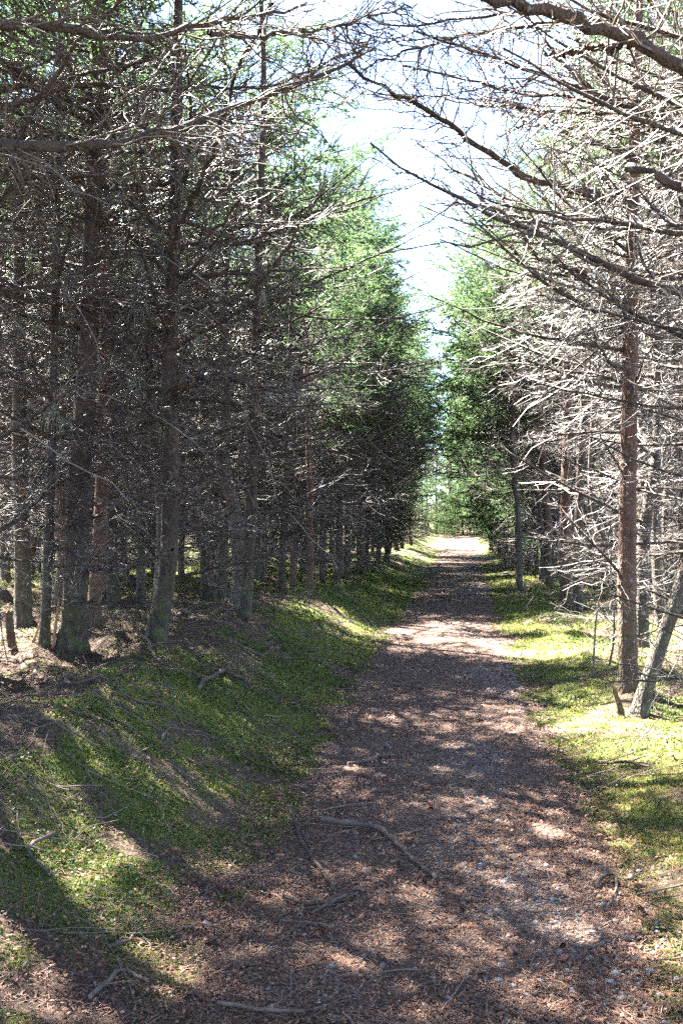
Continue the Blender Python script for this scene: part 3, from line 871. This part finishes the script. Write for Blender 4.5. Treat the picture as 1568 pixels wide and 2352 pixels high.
# far end: low green spruces closing the corridor, and the wood beyond
rngf = np.random.default_rng(9)
ends = [(-4.2, 49.5), (-2.6, 51), (-1.1, 52), (.3, 51), (1.7, 49.5), (2.8, 47.5), (-.4, 55), (1.2, 54.5), (2.6, 52), (-3.4, 55), (-5.6, 52), (-1.8, 58), (.6, 59)]
for i, (du, y) in enumerate(ends):
    x = float(pc(y)) + du
    z = float(height(x, y))
    root = link("spruce_tree", None, loc=(x, y, z), rot=(0, 0, rngf.uniform(0, 6)), scale=rngf.uniform(.62, .8) if y < 53 else rngf.uniform(.85, 1.0))
    tag(root, "bright green spruce closing the view where the path ends", "tree", "spruces closing the far end of the path")
    link("trunk", VAR[int(rngf.integers(6))][0], root)
    for k in range(9):
        link("crown", CROWN[rngf.integers(4)], root, (0, 0, .2 + k * .75), (0, rngf.normal(.1, .1), rngf.uniform(0, 6)), 1.5 - .05 * k)
    link("crown_tip", CTOP, root, (0, 0, 7.3), None, 1.0)

def far_wood():
    rng = np.random.default_rng(91)
    mb = MB()
    cs = []
    for k in range(260):
        y = rng.uniform(66, 125); x = rng.uniform(-.42 * y, .5 * y)
        if y < 80 and abs(x - float(pc(y)) + 3) < 8: continue
        cs.append((x, y))
    for x in np.arange(-40, 45, 1.6):      # deeper flanks of both stands
        pass
    for (x, y) in cs:
        z = float(height(x, y)); H = rng.uniform(7.5, 10.5)
        n = 420
        t = rng.uniform(0, 1, n) ** .8
        rad = 1.7 * (1 - t * .9) * rng.uniform(.3, 1, n)
        a = rng.uniform(0, 6.28, n)
        c = np.stack([x + rad * np.cos(a), y + rad * np.sin(a), z + .6 + t * (H - .6)], -1)
        d = np.stack([np.cos(a), np.sin(a), rng.normal(-.1, .3, n)], -1) * rng.uniform(.15, .5, (n, 1))
        wv = unit(np.cross(d, rng.normal(0, 1, (n, 3)))) * rng.uniform(.04, .13, (n, 1))
        mb.add(np.stack([c - wv, c + wv, c + d], 1).reshape(-1, 3), t=np.arange(n * 3).reshape(-1, 3), rnd=np.repeat(rng.uniform(0, .9, n), 3))
        v, q = tubes(np.array([[(x, y, z - .1), (x, y, z + H * .5), (x, y, z + H)]]), np.array([[.1, .07, .01]]), 5)
        mb.add(v, q, mat=1)
    o = link("forest", mb.mesh("forest", [M_NEEDLE, M_BARK]))
    tag(o, "mass of distant dark green spruces beyond the stands", "forest", kind="stuff")
far_wood()

# ------------------------------------------------------------------ ground cover
def scatter(rng, n, y0, y1, power, pad=.5, xl=None, xr=None):
    # more per area near the viewer
    k = 1 - power
    uu = rng.uniform(0, 1, n)
    y = (y0 ** (k + 1) + uu * (y1 ** (k + 1) - y0 ** (k + 1))) ** (1 / (k + 1)) if abs(k + 1) > 1e-6 else y0 * (y1 / y0) ** uu
    x = rng.uniform(-1, 1, n) * (.345 * y + pad)
    return x, y

def moss():
    rng = np.random.default_rng(41)
    x, y = scatter(rng, 420000, 2.6, 26, 1.75)
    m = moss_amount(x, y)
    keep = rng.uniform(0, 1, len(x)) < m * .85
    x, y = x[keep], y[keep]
    n = len(x)
    z = height(x, y) - .002
    size = .010 * (y / 4) ** .55 * rng.uniform(.6, 1.5, n)
    c = np.stack([x, y, z], -1)
    tone = np.clip(-.15 + 1.35 * fbm(x * 1.6, y * 1.6, 71) + rng.normal(0, .16, n), 0, 1)
    vs_, base = [], []
    for k in range(3):
        a = rng.uniform(0, 6.28, n)
        lean = rng.uniform(.3, 1.1, n)
        d = np.stack([np.cos(a) * lean, np.sin(a) * lean, np.ones(n)], -1) * (size * rng.uniform(.9, 1.7, n))[:, None]
        w = np.stack([-np.sin(a), np.cos(a), np.zeros(n)], -1) * (size * .34)[:, None]
        vs_.append(np.stack([c - w, c + w, c + d], 1))
    V = np.stack(vs_, 1).reshape(-1, 3)
    o = link("moss", MB().add(V, t=np.arange(len(V)).reshape(-1, 3), rnd=np.repeat(tone, 9)).mesh("moss", M_MOSS))
    tag(o, "green feathery moss carpeting both verges of the path", "moss", kind="stuff")
    # little round leaved herbs in the moss
    x, y = scatter(rng, 60000, 2.8, 16, 1.6)
    u = x - pc(y)
    patch = sstep(.45, .62, fbm(x * .9, y * .9, 83))
    keep = rng.uniform(0, 1, len(x)) < moss_amount(x, y) * patch * np.where(u < 0, .45, .12)
    x, y = x[keep], y[keep]; n = len(x)
    c = np.stack([x, y, height(x, y) + rng.uniform(.012, .04, n)], -1)
    a = rng.uniform(0, 6.28, n); s = rng.uniform(.006, .013, n)[:, None]
    d = np.stack([np.cos(a), np.sin(a), rng.normal(.1, .35, n)], -1); w = unit(np.cross(d, np.stack([rng.normal(0, .3, n), rng.normal(0, .3, n), np.ones(n)], -1)))
    V = np.stack([c, c + d * s * .6 + w * s * .55, c + d * s * 1.5, c + d * s * .6 - w * s * .55], 1).reshape(-1, 3)
    o = link("ground_cover", MB().add(V, np.arange(n * 4).reshape(-1, 4), rnd=np.repeat(rng.uniform(0, 1, n), 4)).mesh("ground_cover", M_HERB))
    tag(o, "small round leaved herbs creeping through the bank's moss", "herbs", kind="stuff")
moss()

def litter():
    rng = np.random.default_rng(43)
    # flakes: cone scales and chips
    x, y = scatter(rng, 150000, 2.6, 22, 1.9)
    u = x - pc(y)
    on = np.exp(-(np.maximum(np.abs(u + .05) - .8, 0) / .25) ** 2) + .25
    on = np.maximum(on, sstep(4.4, 3.4, y) * (u < 0) * .8)
    clump = .35 + .9 * sstep(.35, .65, fbm(x * 3, y * 3, 97))
    keep = rng.uniform(0, 1, len(x)) < on * clump * .9
    x, y = x[keep], y[keep]; n = len(x)
    c = np.stack([x, y, height(x, y) + .016 + rng.uniform(0, .008, n)], -1)
    a = rng.uniform(0, 6.28, n)
    s = (rng.uniform(.0045, .0105, n) * (y / 4) ** .35)[:, None]
    d = unit(np.stack([np.cos(a), np.sin(a), rng.normal(0, .35, n)], -1))
    w = unit(np.cross(d, np.stack([rng.normal(0, .4, n), rng.normal(0, .4, n), np.ones(n)], -1)))
    V = np.stack([c - d * s, c + w * s * .7, c + d * s, c - w * s * .7], 1)
    V[:, 1, 2] += s[:, 0] * .25
    mb = MB().add(V.reshape(-1, 3), np.arange(n * 4).reshape(-1, 4), rnd=np.repeat(np.clip(rng.beta(2, 2, n) * 1.05, 0, 1), 4))
    # needles and short twig ends
    x, y = scatter(rng, 90000, 2.6, 16, 1.9)
    u = x - pc(y)
    on = np.exp(-(np.maximum(np.abs(u) - .8, 0) / .4) ** 2) + .3
    keep = rng.uniform(0, 1, len(x)) < on * .7
    x, y = x[keep], y[keep]; n = len(x)
    c = np.stack([x, y, height(x, y) + .018 + rng.uniform(0, .008, n)], -1)
    a = rng.uniform(0, 6.28, n); L = rng.uniform(.008, .028, n)[:, None]
    d = unit(np.stack([np.cos(a), np.sin(a), rng.normal(0, .2, n)], -1)); w = np.stack([-np.sin(a), np.cos(a), np.zeros(n)], -1) * .0011
    V = np.stack([c - d * L - w, c - d * L + w, c + d * L + w, c + d * L - w], 1).reshape(-1, 3)
    mb.add(V, np.arange(n * 4).reshape(-1, 4), rnd=np.repeat(rng.uniform(.1, 1, n), 4))
    o = link("needle_litter", mb.mesh("needle_litter", M_LITTER))
    tag(o, "reddish cone scales and brown needles strewn on the path", "litter", kind="stuff")
    # gravel
    x, y = scatter(rng, 26000, 2.6, 18, 1.8)
    u = x - pc(y)
    on = sstep(1.0, .75, np.abs(u)) * (.10 + .9 * sstep(.46, .66, fbm(x * 1.3, y * .6, 61)) * sstep(-.3, .5, u)) + .5 * np.exp(-((u - .82) / .12) ** 2) * sstep(4.6, 3.2, y)
    keep = rng.uniform(0, 1, len(x)) < on * .42
    x, y = x[keep], y[keep]; n = len(x)
    ph = np.array([(0, 0, 1), (.9, 0, .25), (.28, .86, .2), (-.73, .53, .3), (-.73, -.53, .2), (.28, -.86, .3), (.75, .5, -.5), (-.3, .8, -.5), (-.9, 0, -.5), (-.3, -.8, -.5), (.75, -.5, -.5)])
    tri = np.array([(0, 1, 2), (0, 2, 3), (0, 3, 4), (0, 4, 5), (0, 5, 1), (1, 6, 2), (2, 6, 7), (2, 7, 3), (3, 7, 8), (3, 8, 4), (4, 8, 9), (4, 9, 5), (5, 9, 10), (5, 10, 1), (1, 10, 6)])
    s = rng.uniform(.004, .012, n) * np.where(rng.uniform(0, 1, n) < .08, 1.8, 1) * (y / 4) ** .25
    a = rng.uniform(0, 6.28, n); ca, sa = np.cos(a), np.sin(a)
    sh = ph[None] * (1 + rng.normal(0, .13, (n, 11, 1))) * np.stack([rng.uniform(.8, 1.5, n), np.ones(n), rng.uniform(.45, .8, n)], -1)[:, None]
    sh = np.stack([sh[..., 0] * ca[:, None] - sh[..., 1] * sa[:, None], sh[..., 0] * sa[:, None] + sh[..., 1] * ca[:, None], sh[..., 2]], -1) * s[:, None, None]
    V = sh + np.stack([x, y, height(x, y) + .014 + s * .2], -1)[:, None]
    F = (tri[None] + (np.arange(n) * 11)[:, None, None]).reshape(-1, 3)
    o = link("gravel", MB().add(V.reshape(-1, 3), t=F, rnd=np.repeat(rng.uniform(0, 1, n), 11)).mesh("gravel", M_STONE))
    tag(o, "grey gravel showing through along the path's right half", "gravel", kind="stuff")
    # fine twigs lying on the banks
    n = 6500
    x, y = scatter(rng, n * 4, 2.8, 22, 1.5)
    u = x - pc(y)
    keep = rng.uniform(0, 1, len(x)) < np.clip(.12 + .8 * sstep(1.2, 2.4, np.abs(u)), 0, 1)
    x, y = x[keep][:n], y[keep][:n]; n = len(x)
    a = rng.uniform(0, 6.28, n)
    d = np.stack([np.cos(a), np.sin(a), rng.normal(0, .12, n)], -1)
    L = rng.uniform(.06, .38, n)
    P = grow(rng, np.stack([x, y, height(x, y) + .03], -1) - d * L[:, None] * .5, d, L, 5, rng.normal(0, .12, (n, 3)) * (1, 1, .3), .03)
    zz = height(P[..., 0], P[..., 1])
    P[..., 2] = zz + .012 + np.abs(rng.normal(0, .012, (n, 1))) + np.linspace(0, 1, 5)[None] * np.maximum(rng.normal(-.01, .03, (n, 1)), 0)
    v, q = tubes(P, (rng.uniform(.0012, .0038, n)[:, None]) * np.linspace(1, .6, 5)[None], 3)
    o = link("twig_litter", MB().add(v, q, rnd=np.repeat(rng.uniform(0, 1, n), 15)).mesh("twig_litter", M_STICK))
    tag(o, "thin dead twigs strewn over the moss and under the trees", "twigs", kind="stuff")
litter()

# ------------------------------------------------------------------ fallen sticks
def stick(label, pix, r0, r1, seed, lift=.012, mat=None, name="fallen_branch", fork=0, group=None, cat="stick"):
    rng = np.random.default_rng(seed)
    pts = np.array([G(px, py) for px, py in pix])
    l = np.concatenate([[0], np.cumsum(np.linalg.norm(np.diff(pts[:, :2], axis=0), axis=1))])
    K = max(9, int(l[-1] / .045))
    s = np.linspace(0, l[-1], K)
    xy = np.stack([np.interp(s, l, pts[:, c]) for c in range(2)], -1)
    xy[1:-1] = xy[:-2] * .25 + xy[1:-1] * .5 + xy[2:] * .25
    kink = np.interp(np.arange(K), np.arange(0, K + 4, 4), np.cumsum(rng.normal(0, 1, len(np.arange(0, K + 4, 4)))) * .008)
    xy[:, 0] += kink * .5; xy[:, 1] += kink; xy += rng.normal(0, .0022, (K, 2))
    R = np.interp(s, [0, l[-1]], [r0, r1]) * (1 + rng.normal(0, .18, K)) * .75
    z = height(xy[:, 0], xy[:, 1])
    for _ in range(6): z[1:-1] = np.maximum(z[1:-1], (z[:-2] + z[2:]) / 2) * .5 + z[1:-1] * .5
    P = np.concatenate([xy, (z + lift + R * .7)[:, None]], 1)
    b = P[0].copy()
    v, q = tubes((P - b)[None], R[None], 7)
    mb = MB().add(v, q, rnd=np.repeat(np.clip(rng.uniform(0, .5) + rng.normal(0, .14, K), 0, 1), 7))
    for end, c in ((0, P[0] - b), (K - 1, P[-1] - b)):
        ring = v.reshape(K, 7, 3)[end]
        mb.add(np.concatenate([ring, c[None]]), t=[(i, (i + 1) % 7, 7) for i in range(7)], rnd=.9)
    if fork:
        t = rng.uniform(.2, .9, fork); p, tg = sample((P - b)[None], np.zeros(fork, int), t)
        a = rng.choice([-1, 1], fork) * rng.uniform(.5, 1.1, fork)
        d = np.stack([tg[:, 0] * np.cos(a) - tg[:, 1] * np.sin(a), tg[:, 0] * np.sin(a) + tg[:, 1] * np.cos(a), rng.uniform(.05, .35, fork)], -1)
        Q = grow(rng, p, unit(d), rng.uniform(.1, .35, fork) * min(1.2, l[-1]), 5, rng.normal(0, .1, (fork, 3)), .03)
        v, q = tubes(Q, np.full((fork, 1), max(r1 * .45, .002)) * np.linspace(1, .5, 5)[None], 4)
        mb.add(v, q, rnd=.5)
    o = link(name, mb.mesh(name, mat or M_STICK, True), loc=b)
    tag(o, label, cat, group)
    return o

stick("thick bent dark root-like stick lying across the middle of the path", [(735, 1903), (800, 1912), (868, 1920), (910, 1955), (950, 2000), (997, 2036)], 0.0216, 0.0108, 1, lift=.030)
stick("long thin curved stick hooking left at its lower end on the path", [(662, 1868), (690, 1932), (722, 1992), (772, 2072), (766, 2092), (700, 2100), (650, 2078)], 0.0135, 0.0090, 2, lift=.030)
stick("short straight stick crossing the hooked end of the long curved stick", [(790, 2082), (752, 2100), (718, 2118)], 0.0098, 0.0070, 3, lift=.03)
stick("slightly bowed brown stick on the path beyond the thick root-like stick", [(800, 1766), (850, 1758), (880, 1745), (910, 1747)], 0.0117, 0.0156, 4, lift=.026)
stick("pale orange brown stick at the moss edge left of the path", [(550, 1742), (590, 1766), (640, 1779)], .008, .008, 5, lift=.03)
stick("dark stick lying crosswise high on the path in dappled light", [(893, 1580), (930, 1583), (975, 1590)], 0.0192, 0.0120, 6, lift=.026)
stick("dark broken branch lying on the right verge moss", [(1374, 1765), (1440, 1763), (1492, 1774)], .016, .012, 7, fork=3, lift=.03)
stick("grey looped stick on the right edge of the path", [(1372, 2050), (1378, 2030), (1416, 2014), (1420, 2050), (1402, 2092)], 0.0091, 0.0078, 8, lift=.028)
stick("long dead branch lying along the foot of the curved trunk", [(378, 1424), (440, 1420), (500, 1412), (588, 1393)], .026, .012, 9, lift=.06, fork=5)
stick("thick weathered log end lying on the upper left bank", [(460, 1592), (492, 1565), (531, 1534)], 0.0264, 0.0216, 10, lift=.03)
stick("long lichen grey branch zigzagging down the left bank", [(80, 1555), (158, 1592), (215, 1572), (280, 1612), (350, 1634), (422, 1664)], .017, .009, 11, lift=.03, fork=6)
stick("bare stick slanting down sunlit moss at the left", [(94, 1668), (150, 1700), (222, 1735)], .010, .006, 12, lift=.03, fork=2)
stick("forked brown stick on dark moss at the lower left", [(118, 1935), (60, 1972), (114, 2026)], .010, .008, 13, lift=.025)
stick("bent dark stick near the bottom left corner", [(205, 2310), (284, 2238), (342, 2268)], .012, .009, 14, lift=.02)
stick("dark crooked twig on shaded litter at the lower left", [(258, 2192), (305, 2178), (328, 2128)], .009, .005, 15, lift=.02)
stick("thin pale twig lying level beside the long curved stick", [(530, 2018), (590, 2026), (642, 2020)], 0.0065, 0.0052, 16, lift=.02, fork=2)
stick("brown branch slanting from the curved trunk's foot down the bank", [(310, 1473), (352, 1508), (398, 1540)], .018, .012, 17, lift=.04, fork=4)
stick("long thin stick lying along the bottom edge of the path", [(498, 2330), (600, 2338), (702, 2344)], 0.0096, 0.0072, 18, lift=.028)
stick("thin twig crossing the path edge beside the bank's shade", [(460, 1990), (478, 2040), (470, 2072), (430, 2112)], 0.0056, 0.0042, 19, lift=.02)
stick("straight slim stick by the path below the long curved stick", [(700, 2085), (690, 2130), (672, 2170)], 0.0070, 0.0056, 20, lift=.028)
stick("short brown stick on the path left of the bowed stick", [(735, 1790), (715, 1812), (694, 1822)], .008, .006, 21, lift=.028)
stick("pale twig slanting over sunlit moss at the right edge", [(1350, 1782), (1400, 1770), (1460, 1745), (1492, 1700)], .005, .004, 22, lift=.06, fork=3)
stick("thin pale twig from the path into the right moss", [(1395, 2020), (1450, 2050), (1520, 2072)], .005, .003, 23, lift=.02)
stick("low dead branch resting on the slope below the last bank trunk", [(600, 1380), (680, 1400), (730, 1420), (790, 1450)], .012, .006, 24, lift=.08, fork=6)
stick("dead branch tangle end lying under the last bank trunk", [(540, 1490), (600, 1520), (640, 1500)], .012, .008, 25, lift=.04, fork=5)
stick("small stick lying on the sunny band of the path", [(1000, 1372), (1030, 1382), (1052, 1384)], .014, .010, 26, lift=.030)
rs = np.random.default_rng(61)
for i in range(34):
    y = rs.uniform(3.4, 13); sgn = -1 if rs.uniform() < .68 else 1
    x = float(pc(y)) + sgn * rs.uniform(1.0, 2.6)
    if abs(x) > .34 * y + .2: continue
    L = rs.uniform(.25, .8); a = rs.uniform(0, 3.14)
    def pr(px, py):
        zz = float(height(px, py)); return (CX + px / py * FPX, HY + (EYE - zz) / py * FPX)
    p = [pr(x + math.cos(a) * L * t + rs.normal(0, .04), y + math.sin(a) * L * t + rs.normal(0, .04)) for t in (-.5, 0, .5)]
    sd = "left bank" if sgn < 0 else "right verge"
    stick(f"loose dead stick lying among others on the {sd}", p, rs.uniform(.005, .012), .004, 200 + i, lift=.03, fork=int(rs.integers(0, 4)), group=f"loose sticks on the {sd}")

# upright bits: stumps, splinters and bare saplings
def spike(label, pix, w0, w1, seed, mat=None, name="stump", cat="stump", lean_depth=0.0, jag=True):
    rng = np.random.default_rng(seed)
    b = G(*pix[0]); d = b[1]
    pts = [b - (0, 0, .05)] + [W(px, py, d + lean_depth * i) for i, (px, py) in enumerate(pix)]
    pts = np.array(pts) - b
    l = np.concatenate([[0], np.cumsum(np.linalg.norm(np.diff(pts, axis=0), axis=1))])
    K = 12; s = np.linspace(0, l[-1], K)
    P = np.stack([np.interp(s, l, pts[:, c]) for c in range(3)], -1)
    R = np.linspace(w0, w1, K) / 2 / FPX * d * (1 + rng.normal(0, .06, K))
    v, q = tubes(P[None], R[None], 9)
    v = v.reshape(K, 9, 3)
    if jag:
        ax = unit(P[-1] - P[-2]); v[-1] += ax[None] * (rng.uniform(-.5, 1.0, 9) * R[-1] * 2.2)[:, None]
    mb = MB().add(v.reshape(-1, 3), q, rnd=rng.uniform(.2, .6))
    mb.add(np.concatenate([v[-1], P[-1][None]]), t=[(i, (i + 1) % 9, 9) for i in range(9)], rnd=.9)
    o = link(name, mb.mesh(name, mat or M_STICK, True), loc=b)
    tag(o, label, cat)
spike("short broken stump at the left edge with a mossy top", [(30, 1490), (24, 1450), (20, 1402)], 22, 17, 1, M_BARK_RED)
spike("small jagged broken stump in front of the leaning trunk", [(1428, 1648), (1420, 1615), (1410, 1588)], 20, 10, 2, M_BARK_RED)
spike("short dark stub beside the lone kinked trunk", [(1208, 1362), (1206, 1350), (1204, 1340)], 6, 5, 3)
spike("orange brown split stick leaning left of the thickest trunk", [(76, 1475), (90, 1440), (102, 1405)], 7, 5, 4, M_SPLIT, "split_stick", "stick")
spike("pale split stick leaning against the slim grey trunk", [(122, 1490), (128, 1440), (136, 1380)], 8, 5, 5, M_SPLIT, "split_stick", "stick")
spike("thin bare upright sapling on the right verge moss", [(1361, 1556), (1363, 1500), (1366, 1440), (1374, 1375)], 6, 3, 6, None, "bare_sapling", "sapling", jag=False)
spike("bare pale upright stick between the sapling and the tall reddish trunk", [(1398, 1530), (1408, 1480), (1410, 1440), (1408, 1395)], 6, 4, 7, None, "bare_sapling", "sapling", jag=False)

# ------------------------------------------------------------------ cones and stones
def cone_mesh():
    mb = MB(); rng = np.random.default_rng(3)
    L = .046
    t = np.linspace(0, 1, 9)
    prof = .0085 * np.sin(np.clip(t * .92 + .06, 0, 1) * math.pi) ** .6
    v, q = tubes(np.stack([t * L, 0 * t, 0 * t], -1)[None], prof[None], 8)
    mb.add(v, q, rnd=.15)
    for i in range(9):
        tt = .08 + i * .1; r = float(np.interp(tt, t, prof))
        for j in range(8):
            a = (j + .5 * (i % 2)) / 8 * 6.283
            c, s = math.cos(a), math.sin(a); c1, s1 = math.cos(a + .4), math.sin(a + .4); c2, s2 = math.cos(a - .4), math.sin(a - .4)
            mb.add([(tt * L, r * c1, r * s1), (tt * L, r * c2, r * s2), (tt * L + .006, r * 1.25 * c2, r * 1.25 * s2), (tt * L + .0085, r * 1.32 * c, r * 1.32 * s), (tt * L + .006, r * 1.25 * c1, r * 1.25 * s1)],
                   [(0, 1, 2, 4)], [(4, 2, 3)], rnd=rng.uniform(.4, 1))
    return mb.mesh("spruce_cone", M_CONE)
CONE = cone_mesh()
rc = np.random.default_rng(15)
cone_px = [(1342, 2255), (1292, 2180), (1380, 2192), (1005, 2145), (1055, 2150), (1098, 2145), (1000, 2045), (1175, 2210), (1192, 2205), (1290, 2265), (1150, 1905), (980, 2150), (1250, 2120), (730, 2145), (495, 2170), (850, 2250), (600, 2090), (390, 1960), (1505, 2120)]
for px, py in cone_px:
    p = G(px, py)
    o = link("spruce_cone", CONE, loc=p + (0, 0, .022), rot=(rc.uniform(0, 6), rc.normal(0, .15), rc.uniform(0, 6.28)), scale=rc.uniform(.85, 1.15))
    tag(o, "brown spruce cone lying on the lower part of the path", "cone", "spruce cones on the path")
for i in range(46):
    y = rc.uniform(3.0, 6.2); x = float(pc(y)) + rc.uniform(-1.0, .95)
    o = link("spruce_cone", CONE, loc=(x, y, float(height(x, y)) + .022), rot=(rc.uniform(0, 6), rc.normal(0, .15), rc.uniform(0, 6.28)), scale=rc.uniform(.7, 1.1))
    tag(o, "brown spruce cone lying on the lower part of the path", "cone", "spruce cones on the path")

def pebble_mesh(rng):
    import bmesh
    bm = bmesh.new(); bmesh.ops.create_icosphere(bm, subdivisions=2, radius=1)
    sc = (rng.uniform(1.0, 1.6), 1, rng.uniform(.45, .7))
    V = np.array([v.co[:] for v in bm.verts]); F = np.array([[v.index for v in f.verts] for f in bm.faces]); bm.free()
    for _ in range(5):
        n = unit(rng.normal(0, 1, (1, 3)))[0]; dd = V @ n
        V = V - np.maximum(dd - .72, 0)[:, None] * n * .9
    return MB().add(V * sc * .015, t=F, rnd=rng.uniform(.3, 1)).mesh("pebble", M_STONE, True)
PEB = [pebble_mesh(rc) for _ in range(5)]
peb_px = [(1010, 2213), (1148, 2228), (1142, 2262), (1175, 2275), (1268, 2180), (1282, 2160), (1230, 2128), (1190, 2080), (1155, 2035), (1225, 2050), (1300, 2240), (1310, 2285), (1268, 2300), (1240, 2265), (1205, 2300), (1060, 1825), (1230, 1612), (1240, 1720), (880, 2230), (760, 2230), (1330, 2330), (1360, 2300)]
for px, py in peb_px:
    p = G(px, py)
    o = link("pebble", PEB[rc.integers(5)], loc=p + (0, 0, .016), rot=(0, 0, rc.uniform(0, 6.28)), scale=rc.uniform(.7, 1.35))
    tag(o, "rounded grey pebble on the right side of the path", "pebble", "pebbles on the path")
for i in range(40):
    y = rc.uniform(2.9, 4.6); x = float(pc(y)) + rc.normal(.62, .22)
    o = link("pebble", PEB[rc.integers(5)], loc=(x, y, float(height(x, y)) + .015), rot=(0, 0, rc.uniform(0, 6.28)), scale=rc.uniform(.5, 1.1))
    tag(o, "rounded grey pebble on the right side of the path", "pebble", "pebbles on the path")

print("TREES", len(TREES), "OBJECTS", len(bpy.data.objects), "TRIS", sum(sum(len(p.vertices) - 2 for p in m.polygons) if len(m.polygons) < 200 else int((len(m.loops) - 2 * len(m.polygons))) for m in bpy.data.meshes))
